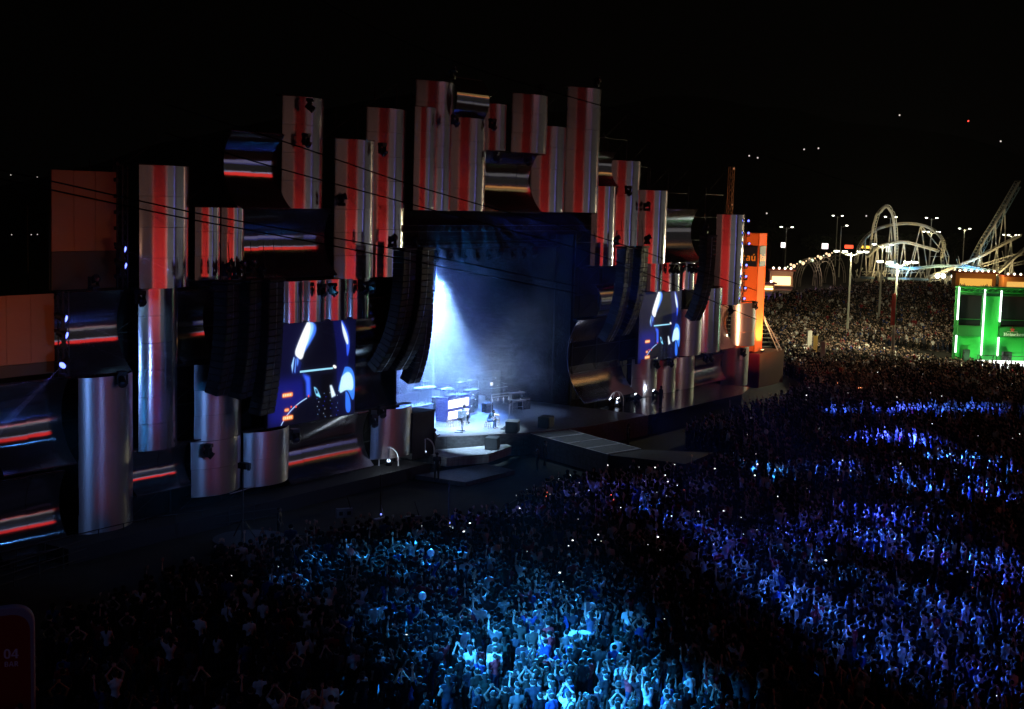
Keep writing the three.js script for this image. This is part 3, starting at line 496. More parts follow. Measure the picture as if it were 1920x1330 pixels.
// where the crowd stands: everything past the front barrier that the frame shows, and the lit field at the far right
const frontLine = [[-60, 13], [-40, 10], [-34, 9.5], [-28, 12.5], [-23, 15], [-12, 12.5], [-5, 17], [6, 16.8], [9, 9.4], [30, 8.2], [44, 6.8], [50, 3.5], [58, -2.5], [85, -14.5], [110, -30], [200, -84], [260, -96]];
const lerpLine = (L, x) => { for (let i = 1; i < L.length; i++) if (x < L[i][0]) { const t = (x - L[i - 1][0]) / (L[i][0] - L[i - 1][0]); return L[i - 1][1] + t * (L[i][1] - L[i - 1][1]); } return L.at(-1)[1]; };
const seenAt = (x, y, z) => { const v = V3(x, y, z).project(camera); return [(v.x + 1) * 512, (1 - v.y) * 354.5, v.z]; };
const spots = [];
{
  const r = rng(99);
  for (let x = -60; x < 245; x += 0.62) for (let z = -50; z < 60; z += 0.62) {
    const px = x + rr(-0.26, 0.26, r), pz = z + rr(-0.26, 0.26, r), k = r(), pose = r(), col = r();
    if (pz < lerpLine(frontLine, px)) continue;
    const [sx, sy, sz] = seenAt(px, 1.5, pz);
    if (sx < -25 || sx > 1050 || sy > 740 || sz > 1) continue;
    const dens = px < -46 ? 0.3 : px < -41 && sx < 280 ? 0.5 : px < 58 ? 0.74 : px < 112 ? 0.66 : px < 150 ? 0.24 : 0.15;
    if (k > dens) continue;
    if (px > 75 && pz > 5 + (80 - px) && px < 96) continue;   // the green building
    spots.push({ x: px, z: pz, d: Math.hypot(px + 84.4, pz - 55.5), pose, col, sx, sy });
  }
  spots.sort((a, b) => a.d - b.d);
}
const seen = spots.filter((s) => s.sx > -6 && s.sx < 1030 && s.sy < 722);
const near = new Set(seen.slice(0, 290));
const poseOf = (s) => { const q = s.pose; return s.x > 58 ? (q < 0.8 ? 0 : 4) : q < 0.5 ? 0 : q < 0.6 ? 1 : q < 0.7 ? 2 : q < 0.8 ? 3 : q < 0.93 ? 4 : 5; };
{
  const r = rng(5), protos = new Map();
  for (const s of near) {
    const p = s.sx < 260 ? (poseOf(s) === 1 ? 0 : poseOf(s)) : poseOf(s), ci = Math.floor(s.col * SHIRTS.length), w = SHIRTS[ci][0];
    const label = `person in a ${w} top ${POSES[p][0]} in the packed crowd`, group = `people in ${w} tops ${POSES[p][0]} in the near crowd`;
    const key = p + '_' + ci, turn = Math.PI + Math.atan2(s.x * 0.25, s.z + 6) * 0.9 + rr(-0.35, 0.35, r);
    let t;
    if (!protos.has(key)) { t = thing('person', label, 'person', [s.x, 0, s.z], turn, group); dress(t, FIGS[p], skinMats[ci % 3], shirtMats[ci], trouserMats[ci % 3]); protos.set(key, t); } else t = copyOf(protos.get(key), [s.x, 0, s.z], turn);
    t.rotation.order = 'YXZ'; t.rotation.z = rr(-0.06, 0.06, r); const sc = rr(0.88, 1.08, r); t.scale.set(sc * rr(0.93, 1.12, r), sc, sc);
  }
  // the rest of the crowd as one mass
  const crowd = new THREE.Group(); crowd.name = 'crowd'; scene.add(crowd);
  tag(crowd, 'dense dark concert crowd filling the field, washed in patches of blue light', 'crowd', null, 'stuff');
  const rest = spots.filter((s) => !near.has(s)), q = new THREE.Quaternion(), m4 = new THREE.Matrix4(), col = new THREE.Color();
  for (let p = 0; p < POSES.length; p++) {
    const mine = rest.filter((s) => poseOf(s) === p); if (!mine.length) continue;
    const F = FAR[p], layers = [['crowd_skin', F.skin, 0], ['crowd_tops', F.shirt, 1], ['crowd_trousers', F.trousers, 2], ['crowd_hair', F.hair, 3]].map(([n, g, k]) => { const im = new THREE.InstancedMesh(g, k ? cloth([1, 1, 1]) : std([1, 1, 1], { roughness: 0.6 }), mine.length); im.name = n; im.castShadow = im.receiveShadow = true; crowd.add(im); return [im, k]; });
    mine.forEach((s, i) => {
      const turn = s.x > 58 ? -Math.PI / 2 - 0.3 + rr(-1.2, 1.2, r) : Math.PI + Math.atan2(s.x * 0.6, s.z + 6) * 0.9 + rr(-0.4, 0.4, r), sc = rr(0.86, 1.1, r);
      m4.compose(V3(s.x, 0, s.z), q.setFromEuler(new THREE.Euler(rr(-0.06, 0.1, r), turn, rr(-0.07, 0.07, r), 'YXZ')), V3(sc * rr(0.92, 1.12, r), sc, sc));
      const ci = Math.floor(s.col * SHIRTS.length), cs = [skinMats[ci % 3].color, shirtMats[ci].color, trouserMats[ci % 3].color, M.hair.color];
      for (const [im, k] of layers) { im.setMatrixAt(i, m4); im.setColorAt(i, col.copy(cs[k])); }
    });
  }
}
{ // people who stand out
  const t = thing('person', 'woman in a dark tank top and pale jeans riding on shoulders high above the crowd', 'person', [-38.4, 0.62, 29.6], Math.PI - 0.4);
  dress(t, figure(standing({ tank: true, long: true, rEl: [0.24, 1.66, 0.05], rWr: [0.2, 1.95, 0.1], lKn: [-0.16, 0.86, 0.4], rKn: [0.16, 0.86, 0.4], lAn: [-0.14, 0.45, 0.34], rAn: [0.14, 0.45, 0.34], lToe: [-0.14, 0.4, 0.5], rToe: [0.14, 0.4, 0.5] }), 0.03), M.skin, std([0.05, 0.07, 0.13], { roughness: 0.9 }), std([0.55, 0.6, 0.68], { roughness: 0.9 }));
  const j = thing('person', 'person in a white sports jersey with the number 8 on the back', 'person', [-42.9, 0, 28.2], Math.PI - 1.0);
  dress(j, FIGS[0], M.skin, std([0.8, 0.8, 0.8], { roughness: 0.9 }), trouserMats[1]); j.scale.setScalar(1.05);
  const font = await new FontLoader().loadAsync('fonts/droid/droid_sans_bold.typeface.json');
  part('number', new TextGeometry('8', { font, size: 0.2, depth: 0.01, curveSegments: 4 }).rotateY(Math.PI).translate(0.08, 1.12, -0.142), M.black, j);
}

// phones and balloons over the crowd
{
  const r = rng(41), lit = glow([1, 0.98, 0.95], 3), ph = thing('phone', 'small glowing phone held up in the dark crowd', 'phone', [0, 0, 0], 0, 'glowing phones held up in the crowd');
  part('case', rbox(0.16, 0.09, 0.012, 0, 0, -0.008, 0.004), M.black, ph); part('phone_screen', new THREE.PlaneGeometry(0.15, 0.08).rotateY(0), lit, ph);
  const ph2 = thing('phone', 'small glowing phone with a red light held up in the dark crowd', 'phone', [0, 0, 0], 0, 'red lit phones held up in the crowd');
  part('case', rbox(0.1, 0.08, 0.012, 0, 0, -0.008, 0.004), M.black, ph2); part('phone_screen', new THREE.PlaneGeometry(0.09, 0.07), glow([1, 0.12, 0.06], 4), ph2);
  let a = 0, b = 0;
  const cand = seen.filter((s) => s.x < 57 && s.sx > 60);
  for (let i = 0; i < 105; i++) {
    const u = r(), s = u < 0.5 ? pick(cand.filter((c) => c.sx > 430 && c.sx < 760 && c.sy > 440 && c.sy < 560), r) : pick(cand, r), red = r() < 0.14, at = [s.x + rr(-0.2, 0.2, r), rr(1.75, 2.15, r), s.z + rr(-0.2, 0.2, r)], turn = -1.0 + rr(-0.5, 0.5, r);
    if (!s) continue;
    const src = red ? ph2 : ph, o = (red ? b++ : a++) ? copyOf(src, at, turn) : (src.position.set(...at), (src.rotation.y = turn), src);
    o.scale.setScalar(0.18 + 0.5 * Math.pow(r(), 2.2)); o.rotation.z = rr(-0.3, 0.3, r);
  }
  const mb = new THREE.MeshPhysicalMaterial({ color: RGB(0.85, 0.86, 0.9), roughness: 0.3, transmission: 0.3, thickness: 0 });
  const bl = thing('balloon', 'round white balloon glowing in blue light above the crowd', 'balloon', [0, 0, 0], 0, 'white balloons above the crowd');
  part('skin', new THREE.SphereGeometry(0.15, 20, 14).scale(1, 1.1, 1), mb, bl); part('knot', new THREE.ConeGeometry(0.025, 0.04, 8).translate(0, -0.22, 0), mb, bl); part('string', [bar([0, -0.23, 0], [0.05, -1.0, 0.03], 0.004, 4)], M.white, bl);
  [[-39.06, 18.25], [-37.05, 20.98], [-42.5, 24.6], [3.09, 19.18]].forEach(([x, z], i) => (i ? copyOf(bl, [x, 3, z], i, i === 3 ? 'large white balloon above the far crowd below the right stage wing' : undefined, undefined) : bl.position.set(x, 3, z)));
}

// ---------------------------------------------------------------- stage front: catwalk, low white platform, barriers, hoops
{
  const c = thing('catwalk', 'grey catwalk with white edge lines running from the stage into the crowd', 'catwalk');
  const A = [-0.6, 2.75], B = [2.8, 3.9], C = [-0.9, 11.9], D = [-4.2, 11.2];
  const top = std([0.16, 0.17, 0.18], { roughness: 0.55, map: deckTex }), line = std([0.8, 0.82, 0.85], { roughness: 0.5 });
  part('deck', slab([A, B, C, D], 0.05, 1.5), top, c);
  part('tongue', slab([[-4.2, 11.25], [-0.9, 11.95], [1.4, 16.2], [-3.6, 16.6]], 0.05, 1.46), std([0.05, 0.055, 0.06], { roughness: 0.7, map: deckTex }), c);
  const strip = (p, q, w) => { const dx = q[0] - p[0], dz = q[1] - p[1], L = Math.hypot(dx, dz); return box(w, 0.012, L, (p[0] + q[0]) / 2, 1.512, (p[1] + q[1]) / 2, Math.atan2(dx, dz)); };
  const mix = (p, q, t) => [p[0] + (q[0] - p[0]) * t, p[1] + (q[1] - p[1]) * t];
  part('edge_line', strip(A, D, 0.07), line, c); part('edge_line', strip(B, C, 0.07), line, c);
  for (const t of [0.02, 0.25, 0.5, 0.74, 0.98]) part('cross_line', strip(mix(A, D, t), mix(B, C, t), 0.09), line, c);
  const w = thing('white_platform', 'low white platform glowing in front of the left stage edge', 'platform');
  part('deck', slab([[-9.2, -0.9], [-2.6, 2.2], [-3.0, 2.9], [-6.6, 3.4], [-9.6, 2.1]], 0.3, 0.9), std([0.62, 0.64, 0.68], { roughness: 0.5, map: deckTex }), w);
  part('lit_pit_floor', slab([[-13.2, 2.2], [-7, 3.5], [-7.6, 6.2], [-13, 6]], 0.02, 0.3), std([0.16, 0.17, 0.2], { roughness: 0.5, map: deckTex }), w);  // dim blue light on the pit floor, put in as a paler slab
  spot('platform_key', RGB(0.5, 0.74, 1), 1500, [-8, 15, 3.5], [-5.8, 0.9, 1.7], 9.5, 0.6);
  // cage hoops with a lamp inside
  const hoop = thing('wire_hoop', 'left white wire hoop standing over a small lamp on the stage ledge', 'lamp hoop', [-13.9, 0.8, 0.6]);
  const arc = (ry) => new THREE.TorusGeometry(0.62, 0.04, 8, 24, Math.PI).scale(1, 1.25, 1).translate(0, 0.42, 0).rotateY(ry);
  part('hoop', [arc(-0.9), bar([0.62 * Math.cos(0.9), 0, 0.62 * Math.sin(0.9)], [0.62 * Math.cos(0.9), 0.42, 0.62 * Math.sin(0.9)], 0.038), bar([-0.62 * Math.cos(0.9), 0, -0.62 * Math.sin(0.9)], [-0.62 * Math.cos(0.9), 0.42, -0.62 * Math.sin(0.9)], 0.038)], M.white, hoop);
  part('hoop', [new THREE.TorusGeometry(0.62, 0.035, 8, 20, Math.PI).scale(1, 1.25, 1).translate(0, 0.42, 0).rotateY(0.67)], M.white, hoop);
  part('lamp', [rbox(0.3, 0.25, 0.3, 0, 0.12, 0, 0.04)], M.black, hoop); part('lamp_lens', new THREE.SphereGeometry(0.12, 12, 8).translate(0, 0.32, 0), glow([0.6, 0.75, 1], 2.2), hoop);
  bulb('hoop_lamp', RGB(0.75, 0.85, 1), 5, [-13.9, 1.13, 0.6], 5);
  copyOf(hoop, [-9.9, 0.85, 0.5], 0, 'right white wire hoop of the pair, nearest the stage opening'); bulb('hoop_lamp', RGB(0.75, 0.85, 1), 5, [-9.9, 1.18, 0.5], 5);
  copyOf(hoop, [14.9, 1.6, 1.3], 0.3, 'white wire hoop beside the brightest floor lamp of the right wing');
  // ledge under the facade, black side block, pit floor
  const l = thing('stage_ledge', 'long dark ledge running along the foot of the left stage facade', 'ledge');
  part('ledge', [box(29, 0.78, 2.2, -26, 0.4, 1.0)], std([0.02, 0.02, 0.022], { roughness: 0.8 }), l);
  const blk = thing('black_box', 'tall black box beside the left edge of the stage opening', 'box', [-10.2, 0.8, -0.2]);
  part('body', rbox(2.4, 3.0, 1.6, 0, 1.5, 0, 0.05), M.black, blk); part('lid', rbox(2.5, 0.1, 1.7, 0, 3.05, 0, 0.03), M.cab, blk);
}
function fence(label, pts, h, post = 1.6) {
  const t = thing('rail_fence', label, 'fence');
  for (let i = 1; i < pts.length; i++) {
    const [x0, z0] = pts[i - 1], [x1, z1] = pts[i], n = Math.max(1, Math.round(Math.hypot(x1 - x0, z1 - z0) / post));
    for (const y of [0.25, h * 0.6, h]) part('rail', [bar([x0, y, z0], [x1, y, z1], 0.025, 5)], M.darksteel, t);
    for (let k = 0; k < n; k++) part('post', [bar([x0 + ((x1 - x0) * k) / n, 0, z0 + ((z1 - z0) * k) / n], [x0 + ((x1 - x0) * k) / n, h, z0 + ((z1 - z0) * k) / n], 0.03, 5)], M.darksteel, t);
  }
  return t;
}
fence('steel rail fence along the foot of the left facade', [[-46, 1.2], [-34.5, 1.0], [-27, 3.2]], 1.1);
fence('second steel rail fence in front of the left ledge', [[-46, 3.4], [-39.5, 2.2]], 1.1);
fence('steel crowd barrier between the empty pit and the near crowd', [[-40, 9.3], [-34, 8.9], [-28, 11.9], [-23.2, 14.4], [-12.2, 11.9]], 1.15, 1.2);
spot('pit_dim_blue', RGB(0.1, 0.35, 1), 10, [-30, 14, 12], [-33, 1, 2.5], 38, 1);
{
  // aisle posts and boxes along the barrier
  const p = thing('aisle_post', 'slim dark post with a small bracket and blue light along the crowd aisle', 'post', [-26.67, 0, 10.05], 0, 'slim posts along the crowd aisle');
  part('pole', [bar([0, 0, 0], [0, 3.4, 0], 0.035)], M.darksteel, p); part('bracket', [bar([0, 1.0, 0], [-0.5, 1.0, 0.1], 0.03), bar([0, 1.8, 0], [0.35, 1.0, 0], 0.025), box(0.9, 0.08, 0.3, 0, 1.0, 0)], M.steel, p); part('light', new THREE.SphereGeometry(0.05, 8, 6).translate(0, 1.25, 0.05), glow([0.2, 0.25, 1], 2.5), p);
  copyOf(p, [-25.96, 0, 13.98], 0.2); copyOf(p, [-24.89, 0, 17.89], 0.1);
  const b = thing('aisle_box', 'small grey control box on a tilted stand along the crowd aisle', 'box', [-27.14, 0, 7.99], -0.6, 'small grey boxes along the crowd aisle');
  part('box', rbox(0.9, 0.5, 0.25, 0, 1.1, 0), std([0.3, 0.3, 0.32]), b); part('socket', [box(0.2, 0.2, 0.02, -0.22, 1.1, 0.13), box(0.2, 0.2, 0.02, 0.22, 1.1, 0.13)], M.black, b); part('stand', [bar([0, 0, 0], [0, 0.9, 0], 0.04), bar([0.35, 1.3, 0], [0.1, 2.1, 0], 0.03)], M.darksteel, b);
  for (const [x, z] of [[-26.23, 11.86], [-25.43, 15.86], [-24.1, 19.71], [-23.05, 23.81]]) copyOf(b, [x, 0, z], -0.6);
  // small round platform with a dashed white edge
  const r = thing('round_platform', 'low round platform with a dashed white edge in the pit', 'platform', [-33.2, 0, 7.0]);
  part('deck', cyl(1.9, 1.9, 0.7, 0, 0, 0, 40), std([0.03, 0.05, 0.06], { roughness: 0.6 }), r);
  for (let i = 0; i < 12; i++) { const a = 0.2 + i * 0.2; part('edge_dash', box(0.22, 0.08, 0.03, Math.cos(a + 0.2) * 1.91, 0.6, Math.sin(a + 0.2) * 1.91, -(a + 0.2) + Math.PI / 2), M.white, r); }
  const cr = thing('camera_crane', 'dim tall camera stand with a thin crossbar on the round platform', 'camera stand', [-33.4, 0.7, 6.6]);
  part('mast', [bar([0, 0, 0], [0, 3.6, 0], 0.05)], M.darksteel, cr); part('tripod', [bar([0, 1, 0], [0.5, 0, 0.4], 0.03), bar([0, 1, 0], [-0.5, 0, 0.4], 0.03), bar([0, 1, 0], [0, 0, -0.6], 0.03)], M.darksteel, cr); part('crossbar', [bar([-0.9, 2.4, 0], [0.9, 2.5, 0], 0.03)], M.steel, cr); part('camera', [rbox(0.35, 0.3, 0.6, 0, 3.7, 0.1), cyl(0.08, 0.1, 0.3, 0, 3.5, 0.4)], M.black, cr);
}
{
  // red bar sign at the lower left
  const c = document.createElement('canvas'); c.width = 512; c.height = 1024; const g = c.getContext('2d');
  g.fillStyle = '#8e0f12'; g.fillRect(0, 0, 512, 1024); g.fillStyle = '#c9c4d6'; g.textAlign = 'center'; g.font = 'bold 82px sans-serif'; g.fillText('04', 402, 250); g.font = 'bold 44px sans-serif'; g.fillText('BAR', 402, 300);
  const tx = new THREE.CanvasTexture(c); tx.colorSpace = THREE.SRGBColorSpace;
  const s = thing('bar_sign', 'dark red rounded sign reading 04 BAR at the lower left corner', 'sign', [-57.15, -0.9, 18.6], -0.75);
  const sh = new THREE.Shape(); sh.moveTo(-1.5, 0); sh.lineTo(1.3, 0); sh.lineTo(1.3, 5.1); sh.quadraticCurveTo(1.3, 5.7, 0.7, 5.7); sh.lineTo(-1.5, 5.5); sh.closePath();
  const fr = new THREE.ExtrudeGeometry(sh, { depth: 0.3, bevelEnabled: true, bevelSize: 0.04, bevelThickness: 0.04, bevelSegments: 2 }).translate(0, 0, -0.32), face = new THREE.ShapeGeometry(sh, 12), uv = face.attributes.uv, ps = face.attributes.position;
  for (let i = 0; i < uv.count; i++) uv.setXY(i, (ps.getX(i) + 1.5) / 2.8, ps.getY(i) / 5.6);
  part('frame', fr, std([0.25, 0.24, 0.3]), s); part('face', face.scale(0.95, 0.96, 1).translate(-0.02, 0.02, 0.03), std([1, 1, 1], { map: tx, roughness: 0.5 }), s);
}

// ---------------------------------------------------------------- on the stage
const F = 1.6;   // deck height
{
  // singer: seated on a low stool, bent over a black guitar, facing the audience
  const t = thing('person', 'seated musician in a dark T-shirt and jeans bent over a black guitar at centre stage', 'person', [-1.35, F, -0.2], 0.35);
  const P = standing({ hip: [0, 0.62, 0], waist: [0, 0.78, 0.05], chest: [0, 0.98, 0.16], neck: [0, 1.14, 0.28], head: [0, 1.22, 0.38], face: [0, -0.5, 0.85], lSh: [-0.18, 1.08, 0.22], rSh: [0.18, 1.08, 0.22], lEl: [-0.3, 0.84, 0.34], lWr: [-0.2, 0.76, 0.56], rEl: [0.3, 0.84, 0.3], rWr: [0.12, 0.72, 0.5], lHip: [-0.1, 0.58, 0.02], rHip: [0.1, 0.58, 0.02], lKn: [-0.17, 0.6, 0.46], rKn: [0.17, 0.6, 0.46], lAn: [-0.18, 0.1, 0.42], rAn: [0.18, 0.1, 0.5], lToe: [-0.2, 0.04, 0.6], rToe: [0.2, 0.04, 0.68] });
  dress(t, figure(P, 0.03), M.skin, std([0.05, 0.09, 0.13], { roughness: 0.9 }), std([0.14, 0.19, 0.32], { roughness: 0.9 }));
  const gt = thing('guitar', 'black guitar across the lap of the seated musician', 'guitar', [-1.2, F + 0.68, 0.25], 0.35);
  const bs = new THREE.Shape(); bs.moveTo(0, -0.2); bs.bezierCurveTo(0.3, -0.24, 0.3, 0.1, 0.12, 0.06); bs.bezierCurveTo(0.08, 0.06, 0, 0.16, -0.1, 0.14); bs.bezierCurveTo(-0.3, 0.1, -0.25, -0.2, 0, -0.2);
  part('body', new THREE.ExtrudeGeometry(bs, { depth: 0.07, bevelSize: 0.01, bevelThickness: 0.01, bevelSegments: 2 }), std([0.012, 0.012, 0.014], { roughness: 0.2 }), gt);
  part('neck', [box(0.7, 0.05, 0.025, -0.5, 0.06, 0.06)], M.wood, gt); part('headstock', [box(0.18, 0.09, 0.03, -0.9, 0.07, 0.05)], M.black, gt);
  const stool = (label, at, h, ry) => { const s = thing('bar_stool', label, 'stool', at, ry); part('seat', cyl(0.19, 0.2, 0.05, 0, h - 0.05, 0, 20), M.wood, s); for (const [x, z] of [[1, 1], [1, -1], [-1, 1], [-1, -1]]) part('leg', bar([x * 0.2, 0, z * 0.2], [x * 0.12, h - 0.05, z * 0.12], 0.02), M.wood, s); part('rung', [0.22, 0.42].flatMap((y) => [[1, 1, 1, -1], [1, -1, -1, -1], [-1, -1, -1, 1], [-1, 1, 1, 1]].map(([a, b, c, d]) => bar([a * 0.18, y * h * 1.3, b * 0.18], [c * 0.18, y * h * 1.3, d * 0.18], 0.013, 5))), M.wood, s); return s; };
  stool('wooden bar stool just right of the seated musician', [0.1, F, -0.45], 0.78, 0.3);
  stool('wooden bar stool at the left behind the folding keyboard stand', [-2.75, F, -2.6], 0.78, 0.1);
  stool('low dark stool under the seated musician', [-1.4, F, -0.25], 0.5, 0.2);
  // pedal board at his feet
  const pb = thing('pedal_board', 'black guitar pedal board with small pedals at the feet of the musician', 'pedal board', [-0.6, F, 0.75], 0.35);
  part('board', rbox(1.3, 0.05, 0.4, 0, 0.05, 0), M.black, pb); for (let i = 0; i < 6; i++) part('pedal', rbox(0.12, 0.06, 0.16, -0.5 + i * 0.2, 0.11, (i % 2) * 0.1 - 0.05), i % 3 ? M.darksteel : M.steel, pb);
  // folding X stand with a flat keyboard
  const ks = thing('keyboard_stand', 'black folding X stand carrying a flat keyboard at the front left', 'keyboard stand', [-4.0, F, -0.9], 0.45);
  part('crossed_leg', bar([-0.45, 0, 0.2], [0.45, 0.95, 0.2], 0.025), M.black, ks); part('crossed_leg', bar([0.45, 0, 0.2], [-0.45, 0.95, 0.2], 0.025), M.black, ks); part('foot', [bar([-0.45, 0.02, -0.25], [-0.45, 0.02, 0.35], 0.03), bar([0.45, 0.02, -0.25], [0.45, 0.02, 0.35], 0.03)], M.black, ks); part('keyboard', rbox(1.25, 0.09, 0.36, 0, 1.0, 0.1), M.black, ks); part('keys', box(1.1, 0.012, 0.15, 0, 1.052, 0.18), std([0.08, 0.08, 0.1]), ks);
  // microphone stand
  const ms = thing('microphone_stand', 'tall white lit microphone stand at the right front of the stage', 'microphone stand', [1.0, F, 0.0]);
  part('base', cyl(0.2, 0.2, 0.03), M.alu, ms); part('pole', bar([0, 0, 0], [0, 1.55, 0], 0.022), M.alu, ms); part('microphone', [bar([0, 1.55, 0], [0.08, 1.66, 0.1], 0.025), new THREE.SphereGeometry(0.045, 10, 8).translate(0.1, 1.69, 0.12)], M.darksteel, ms);
  // monitors
  const mon = (label, at, ry) => { const m = thing('stage_monitor', label, 'speaker', at, ry); part('cabinet', rbox(1.15, 0.8, 0.85, 0, 0.4, 0, 0.03), std([0.07, 0.075, 0.08], { roughness: 0.6 }), m); part('grille', rbox(1.05, 0.7, 0.03, 0, 0.4, 0.44, 0.01), M.grille, m); part('handle', box(0.2, 0.04, 0.02, -0.585, 0.5, 0), M.black, m); return m; };
  mon('black stage monitor box on the deck edge by the microphone stand', [-1.5, F, 1.95], 0.4);
  mon('black stage monitor box standing on the lower white platform edge', [-4.9, 0.95, 2.55], 0.4);
  mon('black stage monitor box at the head of the catwalk', [1.95, F, 2.6], 0.2);
  // lit riser: frame with two glowing panels, keyboards and cymbals above
  const rs = thing('lit_riser', 'blue keyboard riser with two glowing white panels behind the musicians', 'stage riser', [0.2, F, -4.0]);
  const blueF = std([0.03, 0.025, 0.14], { roughness: 0.4 });
  part('frame', [box(2.9, 0.14, 1.0, 0, 1.72, -0.5), box(2.9, 0.12, 0.3, 0, 0.88, 0), box(2.9, 0.1, 0.3, 0, 0.08, 0), box(0.12, 1.8, 1.0, -1.4, 0.9, -0.4), box(0.12, 1.8, 1.0, 1.4, 0.9, -0.4), box(2.9, 1.7, 0.1, 0, 0.9, -0.9)], blueF, rs);
  const pan = glow([0.72, 0.72, 1], 3.2);
  part('light_panel', rbox(2.6, 0.6, 0.06, 0, 1.28, 0.05, 0.02), pan, rs); part('light_panel', rbox(2.6, 0.58, 0.06, 0, 0.46, 0.05, 0.02), pan, rs);
  areaLight('riser_light', RGB(0.5, 0.5, 1), 1.4, 2.6, 1.2, [0.2, F + 0.9, -3.86], [0.2, F + 0.9, 2]);
  part('keyboard', [rbox(1.3, 0.09, 0.36, -0.5, 1.86, -0.3), rbox(1.1, 0.08, 0.34, -0.5, 2.25, -0.5)], M.steel, rs); part('keyboard_stand', [bar([-1, 1.8, -0.4], [-1, 2.5, -0.5], 0.02), bar([0.1, 1.8, -0.4], [0.1, 2.5, -0.5], 0.02), bar([0.9, 1.8, -0.3], [0.9, 2.9, -0.3], 0.02), bar([0.9, 2.9, -0.3], [0.2, 2.95, -0.3], 0.02)], M.alu, rs); part('bottle', [cyl(0.04, 0.035, 0.25, 0.5, 1.8, -0.2), cyl(0.05, 0.05, 0.3, -0.35, 1.8, 0.1)], M.white, rs);
  // dark percussionist before the riser, with conga, cymbal
  const d = thing('person', 'dark silhouetted percussionist sitting before the glowing riser panels', 'person', [-0.75, F, -2.9], 0.5);
  dress(d, figure(standing({ hip: [0, 0.6, 0], waist: [0, 0.76, 0.02], chest: [0, 0.96, 0.06], neck: [0, 1.15, 0.1], head: [0, 1.28, 0.14], long: true, lSh: [-0.18, 1.07, 0.06], rSh: [0.18, 1.07, 0.06], lEl: [-0.28, 0.84, 0.16], lWr: [-0.16, 0.86, 0.42], rEl: [0.28, 0.84, 0.16], rWr: [0.2, 0.9, 0.42], lHip: [-0.1, 0.56, 0], rHip: [0.1, 0.56, 0], lKn: [-0.2, 0.56, 0.42], rKn: [0.2, 0.56, 0.42], lAn: [-0.2, 0.1, 0.36], rAn: [0.2, 0.1, 0.36], lToe: [-0.2, 0.04, 0.52], rToe: [0.2, 0.04, 0.52] }), 0.035), std([0.12, 0.08, 0.06]), M.black, M.black);
  const th = thing('drum_stool', 'black round drum stool under the silhouetted percussionist', 'stool', [-0.78, F, -2.95]); part('seat', cyl(0.2, 0.2, 0.1, 0, 0.42, 0, 18), M.black, th); part('stem', cyl(0.03, 0.03, 0.42), M.darksteel, th); part('tripod', [0, 2.1, 4.2].map((a) => bar([0, 0.2, 0], [Math.cos(a) * 0.25, 0, Math.sin(a) * 0.25], 0.015)), M.darksteel, th);
  const cg = (label, at) => { const c = thing('conga_drum', label, 'drum', at); part('shell', new THREE.LatheGeometry([[0.1, 0], [0.15, 0.15], [0.19, 0.45], [0.15, 0.72], [0.14, 0.75]].map((p) => new THREE.Vector2(...p)), 20), std([0.35, 0.36, 0.36], { roughness: 0.3, metalness: 0.4 }), c); part('skin', cyl(0.14, 0.145, 0.02, 0, 0.745, 0, 20), M.white, c); part('hoop', [new THREE.TorusGeometry(0.15, 0.012, 6, 20).rotateX(Math.PI / 2).translate(0, 0.72, 0)], M.alu, c); part('stand', [0.5, 2.6, 4.7].map((a) => bar([Math.cos(a) * 0.17, 0.4, Math.sin(a) * 0.17], [Math.cos(a) * 0.28, -0.35, Math.sin(a) * 0.28], 0.015)), M.alu, c); return c; };
  cg('tall grey conga drum nearest the folding stand', [-1.95, F + 0.36, -2.3]); cg('tall grey conga drum beside the silhouetted percussionist', [-1.5, F + 0.36, -2.25]);
  const cy = (label, at, h, r0) => { const c = thing('cymbal_stand', label, 'cymbal', at); part('cymbal', new THREE.ConeGeometry(r0, 0.05, 24, 1).translate(0, h, 0), std([0.8, 0.72, 0.5], { metalness: 1, roughness: 0.3 }), c); part('stand', [bar([0, 0, 0], [0, h, 0], 0.015), ...[0, 2.1, 4.2].map((a) => bar([0, 0.4, 0], [Math.cos(a) * 0.3, 0, Math.sin(a) * 0.3], 0.012))], M.alu, c); return c; };
  cy('cymbal on a thin stand before the glowing riser', [-1.25, F, -2.2], 1.22, 0.25); cy('high cymbal above the keyboard riser', [1.3, F, -4.6], 2.7, 0.28);
  // table, tall dark table, drum kit at the left, racks at the right
  const tb = thing('side_table', 'dark draped table with bottles behind the bar stool', 'table', [-1.7, F, -6.2]); part('top', rbox(2.6, 0.06, 0.9, 0, 1.1, 0), M.steel, tb); part('drape', box(2.5, 1.06, 0.8, 0, 0.53, 0), std([0.16, 0.18, 0.2], { roughness: 1 }), tb); for (let i = 0; i < 6; i++) part('bottle', cyl(0.035, 0.03, 0.24, -1 + i * 0.32 + (i % 2) * 0.1, 1.13, 0.1), M.white, tb);
  const tt = thing('keyboard_desk', 'tall keyboard desk in the smoke left of the riser', 'desk', [0.4, F, -7.2]); part('top', rbox(1.9, 0.08, 0.7, 0, 2.1, 0), M.steel, tt); part('leg', bar([-0.85, 0, 0], [-0.75, 2.1, 0], 0.03), M.alu, tt); part('leg', bar([0.9, 0, 0], [0.75, 2.1, 0], 0.03), M.alu, tt); part('instrument', [rbox(0.8, 0.1, 0.3, -0.1, 2.6, 0), bar([-0.3, 2.1, 0], [-0.3, 2.6, 0], 0.03), bar([0.1, 2.1, 0], [0.1, 2.6, 0], 0.03)], M.alu, tt);
